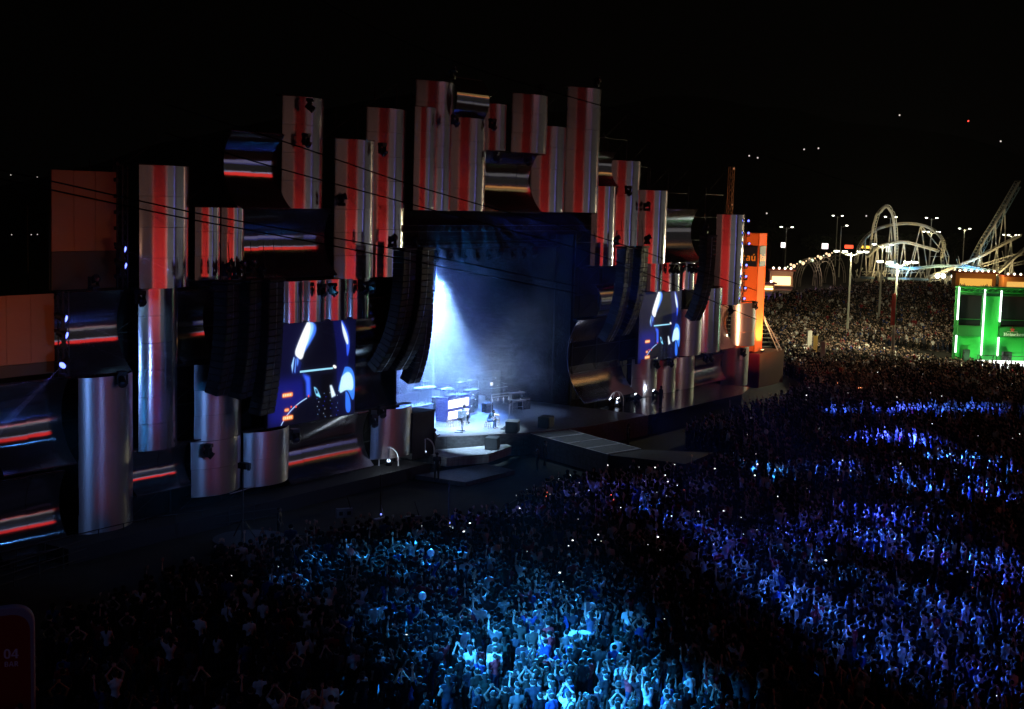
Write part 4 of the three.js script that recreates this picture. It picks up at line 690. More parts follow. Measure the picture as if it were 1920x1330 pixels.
  const kit = (label, at, ry, c) => { const k = thing('drum_kit', label, 'drum kit', at, ry), sm = std(c, { roughness: 0.25, metalness: 0.3 }); part('bass_drum', [new THREE.CylinderGeometry(0.32, 0.32, 0.45, 26).rotateX(Math.PI / 2).translate(0, 0.34, 0)], sm, k); part('drum_head', [new THREE.CylinderGeometry(0.3, 0.3, 0.01, 26).rotateX(Math.PI / 2).translate(0, 0.34, 0.23)], M.white, k); for (const [x, y, z, r] of [[-0.25, 0.85, 0.05, 0.16], [0.22, 0.85, 0.05, 0.17], [0.6, 0.5, -0.25, 0.21], [-0.6, 0.6, -0.3, 0.18]]) { const d2 = part('drum', cyl(r, r, 0.26, x, y - 0.13, z, 20), sm, k); part('skin', cyl(r * 0.96, r * 0.96, 0.012, x, y + 0.13, z, 20), M.white, d2); } for (const [x, y, z] of [[-0.75, 1.25, 0.1], [0.8, 1.35, 0.0], [0.2, 1.5, -0.5]]) { const c2 = part('cymbal', new THREE.ConeGeometry(0.24, 0.04, 22).translate(x, y, z), M.alu, k); part('stand', bar([x, 0, z], [x, y, z], 0.014), M.alu, c2); } return k; };
  kit('blue sparkling drum kit at the far left of the stage beside the speaker arrays', [-4.9, F + 0.5, -7.2], 0.5, [0.1, 0.25, 0.6]);
  const dr = thing('drum_riser', 'dark drum riser under the sparkling drum kit', 'stage riser', [-4.9, F, -7.2]); part('deck', rbox(2.6, 0.5, 2.4, 0, 0.25, 0), M.black, dr); part('edge', box(2.6, 0.06, 0.04, 0, 0.47, 1.21), M.steel, dr);
  kit('dim dark drum kit in the shadows at the right back of the stage', [8.6, F + 0.3, -9.5], -0.2, [0.08, 0.09, 0.12]);
  const rk = (label, at, w, h) => { const k = thing('equipment_rack', label, 'equipment rack', at, 0); part('case', rbox(w, h, 0.7, 0, h / 2, 0, 0.03), M.cab, k); for (let i = 0; i < 3; i++) part('unit', box(w * 0.86, h * 0.22, 0.02, 0, h * (0.2 + i * 0.29), 0.36), M.darksteel, k); part('indicator_light', [box(0.05, 0.05, 0.02, -w * 0.2, h * 0.78, 0.38), box(0.05, 0.05, 0.02, w * 0.1, h * 0.5, 0.38)], glow([0.9, 0.95, 1], 3), k); return k; };
  rk('low equipment rack with pin lights behind the microphone stand', [3.6, F, -5.6], 1.3, 1.1); rk('equipment rack in the dark right of the glowing riser', [5.6, F, -6.6], 1.2, 1.5); rk('tall equipment rack by the right stage curtain', [10.8, F, -8], 1.2, 2.4);
  const wt = thing('small_monitor', 'small glowing white monitor on a dark desk at the right back', 'monitor', [6.4, F, -5.2], -0.4); part('monitor_screen', box(0.26, 0.22, 0.03, 0, 2.0, 0), glow([1, 1, 0.92], 2), wt); part('arm', bar([0, 0, -0.05], [0, 1.9, -0.05], 0.025), M.black, wt); part('housing', rbox(0.32, 0.28, 0.05, 0, 2, -0.04), M.black, wt);
  const fr = thing('keyboard_rack', 'tall steel keyboard rack behind the microphone stand', 'keyboard rack', [3.6, F, -2.6], -0.1); part('rail', [bar([-0.9, 1.75, 0], [1.3, 1.75, 0], 0.03), bar([-0.9, 1.55, 0], [1.3, 1.55, 0], 0.03), bar([-0.8, 2.2, -0.2], [1.2, 2.2, -0.2], 0.025)], M.alu, fr); part('leg', bar([-0.9, 0, 0], [-0.9, 1.75, 0], 0.025), M.alu, fr); part('leg', bar([1.3, 0, 0], [1.3, 1.75, 0], 0.025), M.alu, fr); part('lamp_cluster', [0, 1, 2, 3].flatMap((i) => [0, 1, 2].map((j) => box(0.07, 0.05, 0.02, -0.85 + i * 0.65, 1.25 + j * 0.09, 0.04))), glow([0.8, 0.85, 1], 1.6), fr);
  const amp = (label, at, ry, w, h) => { const k = thing('guitar_amplifier', label, 'amplifier', at, ry); part('cabinet', rbox(w, h, 0.5, 0, h / 2, 0, 0.03), M.cab, k); part('grille', rbox(w * 0.88, h * 0.66, 0.02, 0, h * 0.38, 0.255, 0.008), std([0.09, 0.09, 0.1]), k); part('control_strip', box(w * 0.86, h * 0.13, 0.02, 0, h * 0.87, 0.255), M.steel, k); part('handle', bar([-0.12, h + 0.03, 0], [0.12, h + 0.03, 0], 0.015), M.steel, k); return k; };
  amp('wide guitar amplifier in the dim middle of the stage', [2.4, F, -7.4], 0, 1.3, 1.2); amp('small guitar amplifier beside the low equipment rack', [5.0, F, -4.6], -0.2, 0.8, 0.7); amp('stacked tall guitar amplifier by the dark drum kit', [7.0, F, -8.6], -0.1, 1.0, 1.8); amp('low bass amplifier at the right of the stage floor', [8.4, F, -3.4], -0.3, 0.9, 0.9);
  const kb = (label, at, ry, h) => { const k = thing('keyboard', label, 'keyboard', at, ry); part('body', rbox(1.5, 0.11, 0.42, 0, h, 0), M.steel, k); part('keys', box(1.3, 0.014, 0.17, 0, h + 0.062, 0.1), M.white, k); for (const x of [-0.6, 0.6]) part('leg', bar([x, 0, 0], [x * 0.9, h, 0], 0.022), M.alu, k); part('crossbar', bar([-0.6, h * 0.5, 0], [0.6, h * 0.5, 0], 0.018), M.alu, k); part('lamp', box(0.1, 0.03, 0.03, 0.4, h + 0.12, -0.1), glow([0.9, 0.95, 1], 1.5), k); return k; };
  kb('keyboard on thin legs in front of the tall equipment rack', [9.6, F, -4.9], -0.3, 1.0); kb('second keyboard on thin legs in the shadow right of the steel rack', [6.2, F, -2.6], -0.2, 0.95); kb('raised keyboard at the dim back centre of the stage', [4.6, F, -8.4], 0, 1.5);
  for (const [x, z, h] of [[1.9, -8, 2.4], [4.6, -9.4, 2.6], [7.8, -7.4, 1.9], [9.4, -6, 1.7]]) { const m = thing('microphone_boom', 'thin boom microphone stand in the dark at the back of the stage', 'microphone stand', [x, F, z], x, 'thin boom stands at the back of the stage'); part('pole', bar([0, 0, 0], [0, h, 0], 0.015), M.alu, m); part('boom', bar([-0.4, h - 0.1, 0], [0.5, h + 0.15, 0], 0.012), M.alu, m); part('base', [0, 2.1, 4.2].map((a) => bar([0, 0.15, 0], [Math.cos(a) * 0.3, 0, Math.sin(a) * 0.3], 0.012)), M.alu, m); }
  // crew by the stage edge
  const crew = (label, at, ry, p) => dress(thing('person', label, 'person', at, ry), FIGS[p], skinMats[1], M.black, M.black);
  crew('dark technician standing beside the black box at the left stage edge', [-9.0, 0.9, 0.6], 0.6, 4); crew('dark technician crouching on the lit pit floor below the white platform', [-13.6, 0.3, 4.2], 2.4, 0);
  crew('photographer in black standing in the pit below the white platform', [-5.5, 0, 6.6], -2.6, 4); crew('dark guard in the pit between platform and catwalk', [-3.6, 0, 6.0], 0.4, 0); crew('dark guard in the pit beyond the catwalk', [6.8, 0, 6.8], 0.2, 4); crew('dark stagehand on the right wing beside the reflecting floor', [16.8, F, 4.3], 1, 0); crew('guard in a dim blue shirt standing alone in the empty pit', [-30.5, 0, 6.4], 0.5, 0);
}

// ---------------------------------------------------------------- smoke lit by the stage lamps: specks of mist in half metre puffs of six thicknesses
{
  const r = rng(77), key = V3(...KEY), axis = V3(...KEY_TO).sub(key).normalize(), v = V3(), w = V3();
  const sm = new THREE.MeshPhysicalMaterial({ color: RGB(0.92, 0.93, 0.95), roughness: 1, transmission: 0.5, thickness: 0, specularIntensity: 0 });
  const CELL = 0.5, LEVELS = [0.004, 0.009, 0.02, 0.04, 0.07, 0.11];   // thickness: share of light stopped per metre
  const speck = (rad) => new THREE.TetrahedronGeometry(rad).rotateX(r() * 6).rotateY(r() * 6);
  const puff = (n, rad, spread) => { const one = Array.from({ length: 12 }, () => speck(rad).attributes.position.array), P = new Float32Array(n * 36), N = new Float32Array(n * 36), A = V3(), B = V3(), C = V3(); for (let i = 0; i < n; i++) { const src = one[i % 12], x = (r() - 0.5) * spread, y = (r() - 0.5) * spread, z = (r() - 0.5) * spread; for (let k = 0; k < 12; k++) { P[i * 36 + k * 3] = src[k * 3] + x; P[i * 36 + k * 3 + 1] = src[k * 3 + 1] + y; P[i * 36 + k * 3 + 2] = src[k * 3 + 2] + z; } for (let k = 0; k < 36; k += 9) { A.fromArray(P, i * 36 + k); B.fromArray(P, i * 36 + k + 3).sub(A); C.fromArray(P, i * 36 + k + 6).sub(A); B.cross(C).normalize(); for (let q = 0; q < 9; q += 3) B.toArray(N, i * 36 + k + q); } } const g = new THREE.BufferGeometry(); g.setAttribute('position', new THREE.BufferAttribute(P, 3)); g.setAttribute('normal', new THREE.BufferAttribute(N, 3)); return g; };
  const RAD = 0.0028, per = 1.155 * RAD * RAD, geos = LEVELS.map((d) => puff(Math.round((d / per) * CELL ** 3), RAD, CELL * 1.15));
  const lists = LEVELS.map(() => []);
  for (let x = -12; x < 12.3; x += CELL) for (let y = F + 0.3; y < 15.6; y += CELL) for (let z = -14.6; z < 0.5; z += CELL) {
    v.set(x + rr(-0.1, 0.1, r), y + rr(-0.1, 0.1, r), z + rr(-0.1, 0.1, r)); w.copy(v).sub(key);
    const t = w.dot(axis), rad = Math.sqrt(Math.max(0, w.lengthSq() - t * t)), n1 = fbm(x * 0.3, y * 0.3 - x * 0.08, z * 0.3, 4), n2 = fbm(x * 0.2 + 5, y * 0.24, z * 0.2, 4);
    let d = 0.006 * Math.max(0, 0.55 + 1.7 * n2) + 0.06 * Math.max(0, Math.exp(-((x - 4.5) ** 2 / 12 + (y - 7) ** 2 / 9)) * (0.7 + 2 * n1));
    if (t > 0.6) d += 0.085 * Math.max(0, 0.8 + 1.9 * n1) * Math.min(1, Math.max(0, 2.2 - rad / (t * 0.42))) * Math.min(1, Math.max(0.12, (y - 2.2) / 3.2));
    if (z > -1.2) d *= 0.3;
    if (d < 0.002) continue;
    let k = 0; while (k < LEVELS.length - 1 && d > LEVELS[k] + (LEVELS[k + 1] - LEVELS[k]) * r()) k++;
    lists[k].push([v.x, v.y, v.z]);
  }
  const m4 = new THREE.Matrix4(), q = new THREE.Quaternion(), e = new THREE.Euler(), smoke = new THREE.Group();
  smoke.name = 'stage_smoke'; scene.add(smoke); tag(smoke, 'pale blue smoke drifting through the white light beam on the stage', 'smoke', null, 'stuff');
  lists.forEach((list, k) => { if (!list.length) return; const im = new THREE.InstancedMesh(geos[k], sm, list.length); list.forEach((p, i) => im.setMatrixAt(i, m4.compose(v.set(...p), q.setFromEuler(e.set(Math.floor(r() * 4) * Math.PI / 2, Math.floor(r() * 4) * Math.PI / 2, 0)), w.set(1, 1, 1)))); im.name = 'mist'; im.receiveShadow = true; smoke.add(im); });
  const b = [];  // specks laid out in cones, so the smoke itself draws the beams
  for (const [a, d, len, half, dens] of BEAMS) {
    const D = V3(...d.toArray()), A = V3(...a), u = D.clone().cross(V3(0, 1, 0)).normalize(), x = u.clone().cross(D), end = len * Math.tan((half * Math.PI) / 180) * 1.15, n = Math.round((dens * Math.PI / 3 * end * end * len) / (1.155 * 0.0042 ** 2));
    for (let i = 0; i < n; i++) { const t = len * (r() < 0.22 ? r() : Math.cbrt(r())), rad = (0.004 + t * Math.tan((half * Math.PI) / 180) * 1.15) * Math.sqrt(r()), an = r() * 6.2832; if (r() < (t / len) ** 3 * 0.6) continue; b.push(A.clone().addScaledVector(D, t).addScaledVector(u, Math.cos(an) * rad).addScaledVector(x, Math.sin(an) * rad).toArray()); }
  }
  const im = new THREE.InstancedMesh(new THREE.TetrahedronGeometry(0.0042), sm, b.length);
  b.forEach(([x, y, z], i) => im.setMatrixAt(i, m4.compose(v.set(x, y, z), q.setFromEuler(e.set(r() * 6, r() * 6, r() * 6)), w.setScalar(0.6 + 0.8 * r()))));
  im.name = 'beam_smoke'; im.receiveShadow = true; scene.add(im); tag(im, 'thin smoke shaped into the narrow blue beams of the lamps at left', 'smoke', null, 'stuff');
}

// ---------------------------------------------------------------- right side: orange tower, bleachers, lit field
const R0 = V3(0.544, 0, 0.839), BACK = -0.99554;   // turn that faces the photographer's tower
{
  const c = document.createElement('canvas'); c.width = 256; c.height = 256; const g = c.getContext('2d');
  g.fillStyle = '#1d2638'; g.fillRect(0, 0, 256, 256); g.fillStyle = '#ffb83a'; g.font = 'bold 118px sans-serif'; g.textAlign = 'center'; g.fillText('Itaú', 128, 190);
  const tx = new THREE.CanvasTexture(c); tx.colorSpace = THREE.SRGBColorSpace;
  const t = thing('orange_tower', 'tall orange lit sponsor tower standing beyond the right end of the stage', 'advertising tower', [47.2, 3.4, -1.6]);
  const om = std([0.95, 0.22, 0.045], { roughness: 0.75 });
  part('tower_body', new RoundedBoxGeometry(1.8, 11.9, 2.3, 2, 0.06).translate(0, 5.95, 0), om, t);
  part('fold', [bar([0.9, 0, 1.15], [0.9, 11.9, 1.15], 0.05), bar([-0.9, 0, 1.15], [-0.9, 11.9, 1.15], 0.05)], om, t);
  const sgn = std([1, 1, 1], { map: tx, roughness: 0.5 });
  part('sign_panel', new THREE.PlaneGeometry(1.5, 2.0).translate(0, 9.6, 1.22), sgn, t); part('sign_panel', new THREE.PlaneGeometry(2.0, 2.0).rotateY(-Math.PI / 2).translate(-0.97, 9.6, 0), sgn, t);
  part('sign_backing', [rbox(1.56, 2.06, 0.05, 0, 9.6, 1.18, 0.02), rbox(0.05, 2.06, 2.06, -0.93, 9.6, 0, 0.02)], M.cab, t);
  const stay = std([0.8, 0.75, 0.7]); part('stay', bar([0.9, 3.6, 1.2], [3.6, 0.02, 2.2], 0.05), stay, t); part('stay', bar([0.9, 3.4, 1.2], [2.2, 0.02, 2.4], 0.05), stay, t);
  const b = thing('tower_base', 'red lit and brown boxy base carrying the orange tower', 'base', [47.8, 0, -1.85]);
  part('red_lit_side', rbox(0.12, 3.4, 4.6, -2.2, 1.7, 0), std([0.3, 0.02, 0.06]), b); part('brown_front', rbox(6.2, 3.4, 0.12, 0.96, 1.7, 2.26), std([0.16, 0.07, 0.025]), b); part('top', box(6.1, 0.06, 4.5, 0.92, 3.36, 0), std([0.3, 0.1, 0.03]), b);  // red light on the side face is put into its colour
  const fl = thing('flood_lamp', 'glowing flood lamp at the foot of the orange tower', 'flood lamp', [47.3, 3.42, 0.0]); part('housing', rbox(0.5, 0.2, 0.25, 0, 0.12, 0), M.black, fl); part('lamp_face', box(0.4, 0.02, 0.18, 0, 0.235, 0), glow([1, 0.7, 0.3], 6), fl);
  spot('tower_flood', RGB(1, 0.66, 0.24), 230, [47.3, 3.72, 0.5], [47.2, 10, -1.0], 42, 1); spot('tower_flood', RGB(1, 0.5, 0.22), 70, [44.9, 3.8, -1.2], [46.3, 10, -1.6], 45, 1); spot('tower_far_flood', RGB(1, 0.42, 0.2), 2300, [36, 2, 16], [47, 10, -1], 24, 1); bulb('base_glow', RGB(1, 0.3, 0.2), 0.7, [43.2, 3, 5]);
  // bleachers behind
  const bl = thing('bleachers', 'dim stepped grey seating behind the orange tower', 'bleachers', [78.5, 0, -16.5], BACK);
  for (let i = 0; i < 9; i++) part('bench', rbox(9, 0.08, 0.7, 0, 0.5 + i * 0.45, -i * 0.95), std([0.3, 0.29, 0.25]), bl);
  part('frame', [0, 1, 2, 3].map((i) => bar([-4.2 + i * 2.8, 0, 0.3], [-4.2 + i * 2.8, 4.1, -7.8], 0.06)), M.darksteel, bl);
}
const lampMat = glow([1, 0.98, 0.82], 9);
function streetLamp(at, h, heads, label, light, group) {
  const t = thing('street_lamp', label, 'street lamp', at, BACK, group), pm = std([0.55, 0.56, 0.5], { roughness: 0.6 });
  part('pole', bar([0, 0, 0], [0, h - 0.3, 0], 0.2, 10, 0.11), pm, t);
  for (let i = 0; i < heads; i++) {
    const s = heads === 1 ? 1 : i % 2 ? 1 : -1, k = heads > 2 && i > 1 ? 1 : 0, x = s * (k ? 1.0 : 2.0) * (heads > 2 ? 1 : 0.7), z = k ? 0.5 : 0;
    part('arm', tube([[0, h - 0.7, 0], [x * 0.5, h - 0.45, z * 0.5], [x, h - 0.05, z]], 0.05, 8, 5), pm, t);
    const hd = part('lamp_head', rbox(0.75, 0.14, 0.4, x, h, z, 0.05), pm, t); part('lamp_glass', new THREE.SphereGeometry(0.3, 12, 8).scale(1.25, 0.5, 0.8).translate(x, h - 0.1, z), lampMat, hd);
  }
  if (light) bulb('street_light', RGB(1, 0.9, 0.52), light, [at[0], h - 0.6, at[2]], 20);
  return t;
}
streetLamp([100.7, 0, -10.33], 12.3, 4, 'tall four headed street lamp left of the coaster loop, rising from the lit crowd', 420);
streetLamp([73.59, 0, 4.76], 12.2, 4, 'nearest four headed street lamp with a red pennant on its pole', 1500);
streetLamp([140.85, 0, -19.41], 12.4, 2, 'two headed street lamp between the two four headed ones', 90);
streetLamp([255.7, 0, -82.8], 12.9, 2, 'far two headed street lamp above the left food stalls', 0);
streetLamp([270.8, 0, -73.9], 13.6, 1, 'far single headed street lamp left of the roller coaster', 0);
streetLamp([307.5, 0, -52.3], 13.4, 2, 'far two headed street lamp between coaster loop and lift hill', 40);
streetLamp([291.4, 0, -35.8], 12.4, 4, 'far four headed street lamp right of the lift hill foot', 40);
streetLamp([297.1, 0, -58.4], 16.1, 2, 'far street lamp showing above the upper coaster curve', 0);
streetLamp([284.8, 0, -65.6], 16.1, 2, 'far street lamp inside the coaster loop', 0);
streetLamp([282.6, 0, -53.9], 12.6, 4, 'far four headed street lamp inside the coaster track curve', 40);
streetLamp([334.1, 0, -98.3], 15.7, 2, 'farthest street lamp over the dark trees left of the coaster', 0);
{
  const p = thing('pennant', 'red vertical pennant hanging on the nearest street lamp pole', 'pennant', [73.4, 4.9, 4.9], BACK); part('cloth', rbox(0.5, 3.6, 0.05, -0.25, 1.8, 0, 0.02), std([0.5, 0.06, 0.05]), p); part('green_strip', box(0.08, 3.4, 0.06, 0.06, 1.8, 0), std([0.1, 0.4, 0.25]), p);
}
{ // green building
  const t = thing('green_building', 'green lit two storey bar building with white light tubes on its front', 'building', [80.58, 0, 10.1], BACK);
  const gm = std([0.03, 0.5, 0.07], { roughness: 0.6 }), gd = std([0.02, 0.2, 0.04], { roughness: 0.6 }), gl = std([0.02, 0.022, 0.025], { roughness: 0.08, metalness: 0.1 }), tubeM = glow([0.85, 1, 0.9], 4);
  part('back_wall', [box(16, 9.2, 0.3, 7.9, 4.6, -1.4)], gd, t); part('roof_slab', [box(16.1, 0.25, 1.8, 7.9, 9.25, -0.6)], gd, t);
  part('truss', [trussGeo([-0.2, 9.0, 0.1], [16, 9.0, 0.1], 0.5, 0.04)], gm, t);
  part('green_panel', box(1.75, 8.0, 0.2, 3.7, 4.3, 0), gm, t);
  for (const [x, w] of [[1.25, 2.75], [6.9, 4.4], [11.8, 4.4]]) {
    part('green_panel', box(w, 3.2, 0.2, x, 2.0, 0), gm, t); part('green_band', box(w, 1.1, 0.26, x, 4.2, 0.06), gd, t);
    const wn = part('window', box(w - 0.1, 3.6, 0.1, x, 6.6, -0.1), gl, t); part('mullion', [box(w, 0.1, 0.2, x, 8.45, 0), box(w, 0.1, 0.2, x, 4.8, 0), box(w, 0.06, 0.12, x, 5.6, -0.02), box(0.1, 3.7, 0.2, x - w / 2 + 0.05, 6.6, 0), box(0.1, 3.7, 0.2, x + w / 2 - 0.05, 6.6, 0)], gd, wn);
  }
  const tl = (x, y0, y1) => part('light_tube', cyl(0.09, 0.09, y1 - y0, x, y0, 0.25, 10), tubeM, t);
  tl(-0.25, 5.5, 9.3); tl(-0.25, 1.7, 3.7); tl(2.75, 1.4, 9.1); tl(4.65, 5.4, 9.0); tl(4.65, 1.4, 3.6); tl(9.3, 1.4, 9.0);
  part('bar_light_panel', box(9, 0.9, 0.1, 6.6, 0.55, 1.2), glow([0.95, 1, 0.93], 2.6), t);
  part('railing', [bar([2, 1.55, 1.3], [11, 1.55, 1.3], 0.04), ...[0, 1, 2, 3, 4, 5].map((i) => bar([2 + i * 1.8, 0.9, 1.3], [2 + i * 1.8, 1.55, 1.3], 0.04))], M.darksteel, t);
  part('cabinet', rbox(0.7, 1.6, 0.5, 0.9, 1.3, 0.6), M.black, t); part('cabinet', rbox(1.0, 2.0, 0.6, 5.5, 1.0, 0.9), M.black, t);
  const font = await new FontLoader().loadAsync('fonts/droid/droid_serif_bold.typeface.json');
  part('lettering', new TextGeometry('Heineken', { font, size: 0.36, depth: 0.05, curveSegments: 3 }).translate(5.2, 3.78, 0.2), std([0.9, 0.92, 0.85]), t);
  const st = new THREE.Shape(); for (let i = 0; i < 10; i++) { const a = Math.PI / 2 + (i * Math.PI) / 5, k = i % 2 ? 0.12 : 0.3; st[i ? 'lineTo' : 'moveTo'](Math.cos(a) * k, Math.sin(a) * k); }
  part('star_emblem', new THREE.ExtrudeGeometry(st, { depth: 0.06, bevelSize: 0.02, bevelThickness: 0.02, bevelSegments: 1 }).translate(6.2, 4.5, 0.2), std([0.7, 0.06, 0.05]), t); part('emblem_bar', box(1.2, 0.05, 0.05, 6.2, 4.28, 0.22), std([0.7, 0.75, 0.6]), t);
  const at = (a, h, d) => V3(80.58, 0, 10.1).addScaledVector(R0, a).add(V3(-0.839 * d, h, 0.544 * d)).toArray();
  spot('green_flood', RGB(0.35, 1, 0.4), 120, at(3.7, 0.9, 3.2), at(3.7, 7.5, 0), 40, 1); spot('green_flood', RGB(0.35, 1, 0.4), 26, at(1.2, 0.9, 2.6), at(1.2, 2.8, 0), 50, 1); spot('green_flood', RGB(0.35, 1, 0.4), 20, at(6.6, 1.2, 2.8), at(6.8, 2.8, 0), 50, 1);
  bulb('bar_glow', RGB(0.9, 1, 0.9), 3, at(5.5, 0.8, 1.9), 10);
}
{ // roller coaster; local x to the right, y up, z towards the camera
  const t = thing('roller_coaster', 'white lit steel roller coaster with a vertical loop and a long lift hill', 'roller coaster', [262.98, 0, -53.54], BACK);
  const tm = std([0.62, 0.6, 0.5], { roughness: 0.5 }), sm = std([0.7, 0.7, 0.62], { roughness: 0.5 }), bm = std([0.3, 0.5, 0.65], { roughness: 0.5 });
  const track = (name, pts, w, seg, mat, spineR = 0.28) => {
    const c = new THREE.CatmullRomCurve3(pts.map((p) => V3(...p))), geos = [], P = c.getSpacedPoints(seg);
    const L = [], Rr = [], S = [];
    for (let i = 0; i <= seg; i++) { const a = P[Math.max(0, i - 1)], b = P[Math.min(seg, i + 1)], d = b.clone().sub(a).normalize(), side = d.clone().cross(Math.abs(d.y) > 0.9 ? V3(0.3, 0, 1) : V3(0, 1, 0)).normalize(), n = side.clone().cross(d); L.push(P[i].clone().addScaledVector(side, w / 2)); Rr.push(P[i].clone().addScaledVector(side, -w / 2)); S.push(P[i].clone().addScaledVector(n, -w * 0.45)); }
    const tb = (A, r) => geos.push(new THREE.TubeGeometry(new THREE.CatmullRomCurve3(A), seg, r, 5));
    tb(L, 0.1); tb(Rr, 0.1); tb(S, spineR);
    for (let i = 0; i <= seg; i += 1) geos.push(bar(L[i].toArray(), S[i].toArray(), 0.06, 4), bar(Rr[i].toArray(), S[i].toArray(), 0.06, 4), bar(L[i].toArray(), Rr[i].toArray(), 0.05, 4));
    return part(name, geos, mat, t);
  };
  track('loop_track', [[-14, 0.8, 6], [-10.5, 1.5, 3], [-9.4, 5, 1.5], [-9.3, 10.3, 1], [-8.6, 14.9, 0.5], [-7.4, 18, 0], [-6.0, 19.1, 0], [-4.7, 18.1, -0.5], [-3.4, 14.4, -1], [-2.6, 7.9, -1.5], [-2.4, 2, -2], [-1, 0.9, -5]], 1.0, 60, tm, 0.36);
  track('upper_track', [[-13.8, 4.9, 4], [-12.6, 7.9, 1], [-10.1, 10.8, -3], [-6.7, 13, -6], [-2.2, 14.3, -9], [2.4, 14.8, -10], [6, 14.3, -8], [8.3, 12.4, -4], [8.7, 9.8, 0], [7.9, 6.8, 2], [8, 3.5, 3]], 0.9, 60, sm);
  track('lower_track', [[-11.6, 6.6, 6], [-8.4, 8.8, 3], [-4.5, 9.8, 0], [-0.6, 10.2, -2], [4.5, 9.2, -3], [8, 8.2, -1]], 0.9, 40, sm);
  track('lift_track', [[13.6, 1.5, 4], [14.4, 4.4, 3], [17.9, 10.4, 0], [22.1, 16.2, -3], [25.2, 20.2, -6], [29.5, 26, -10]], 1.5, 34, sm, 0.3);
  part('lift_spine', [trussGeo([14, 3.2, 3], [29.5, 25, -10], 1.3, 0.09)], bm, t);
  track('low_track', [[3.8, 2.1, 6], [10.3, 4.7, 5], [16.8, 7.3, 3], [21.9, 9.6, 0], [29, 12.7, -4]], 0.9, 34, tm);
  track('low_track', [[-6.2, 4.5, 3], [-0.2, 4, 4], [6.3, 4.8, 5], [13, 4.7, 5], [19.6, 3.9, 4]], 0.9, 34, bm);
  track('low_track', [[16, 1.2, 8], [20.9, 3.9, 6], [24.7, 6.6, 3], [29.2, 9.7, 0]], 0.9, 24, tm);
  const sup = (a, b, r = 0.16) => part('support', bar(a, b, r, 7), sm, t);
  for (const [x, y, z, sp] of [[5.2, 14.2, -8.5, 3.2], [8.6, 11, -2, 3.6], [-2.2, 14, -9, 1.6], [-6.7, 12.6, -6, 1.4], [-10.1, 10.4, -3, 1.2], [-4.5, 9.4, 0, 1.3], [-0.6, 9.8, -2, 1.5], [3, 9.2, -3, 1.8], [17.9, 10, 0, 1.4], [22.1, 15.8, -3, 1.8], [25.2, 19.8, -6, 2], [10.3, 4.4, 5, 1], [16.8, 7, 3, 1.2], [21.9, 9.2, 0, 1.6], [26, 11, -2, 1.8], [24.7, 6.2, 3, 1.2], [-8.4, 8.4, 3, 1.2]]) { sup([x, y, z], [x - sp, 0, z + 1]); sup([x, y, z], [x + sp, 0, z - 1]); }
  { const r = rng(8), brace = []; for (let i = 0; i < 46; i++) { const x = rr(-13, 29, r), h = rr(2, 4.5 + Math.max(0, x - 8) * 0.35, r), z = rr(-6, 6, r); brace.push([[x, 0, z], [x + rr(-2.5, 2.5, r), h, z + rr(-1, 1, r)]]); } brace.forEach(([a, b]) => sup(a, b, 0.1)); for (const [x0, x1, y0, y1] of [[9, 29, 1.4, 6], [12, 29, 3.2, 8.4], [-12, 4, 2.2, 3.1], [4, 15, 0.9, 2.4]]) part('beam', trussGeo([x0, y0, 4], [x1, y1, 1], 0.7, 0.07), tm, t); }
  sup([5.2, 14.2, -8.5], [11.5, 6.5, -6]); sup([8.6, 12, -3], [12, 6.5, -6]); sup([12, 0, -6], [12, 6.7, -6]); sup([7, 6.5, -5], [12, 6.5, -6], 0.1);
  part('station_platform', [box(10, 0.5, 4, -1, 1.1, 3), box(3, 0.5, 2, -11, 1.2, 5)], bm, t);
  const at = (a, h, d) => V3(262.98, 0, -53.54).addScaledVector(R0, a).add(V3(-0.839 * d, h, 0.544 * d)).toArray();
  for (const [a, h, d, c, k] of [[8, 1.5, 14, [1, 0.76, 0.34], 420], [-6, 1.5, 16, [1, 0.76, 0.36], 420], [-2, 1.2, 9, [0.3, 0.65, 1], 260], [22, 2, 14, [1, 0.78, 0.4], 420], [15, 1.5, 9, [0.3, 0.65, 1], 240]]) spot('coaster_flood', RGB(...c), k * 1.6, at(a, h, d), at(a * 0.8, 11, -4), 42, 1, 12);
  const fl = thing('coaster_lamp', 'bright round flood lamp at the foot of the coaster supports', 'flood lamp', at(6.9, 0, 7), BACK, 'flood lamps at the foot of the coaster'); part('lamp_face', new THREE.SphereGeometry(0.55, 14, 10).scale(1, 1, 0.5).translate(0, 2.2, 0), lampMat, fl); part('stand', bar([0, 0, -0.2], [0, 2.2, -0.2], 0.1), M.darksteel, fl);
  for (const [a, d] of [[9.4, 7], [5.2, 8]]) copyOf(fl, at(a, 0, d), BACK);
}
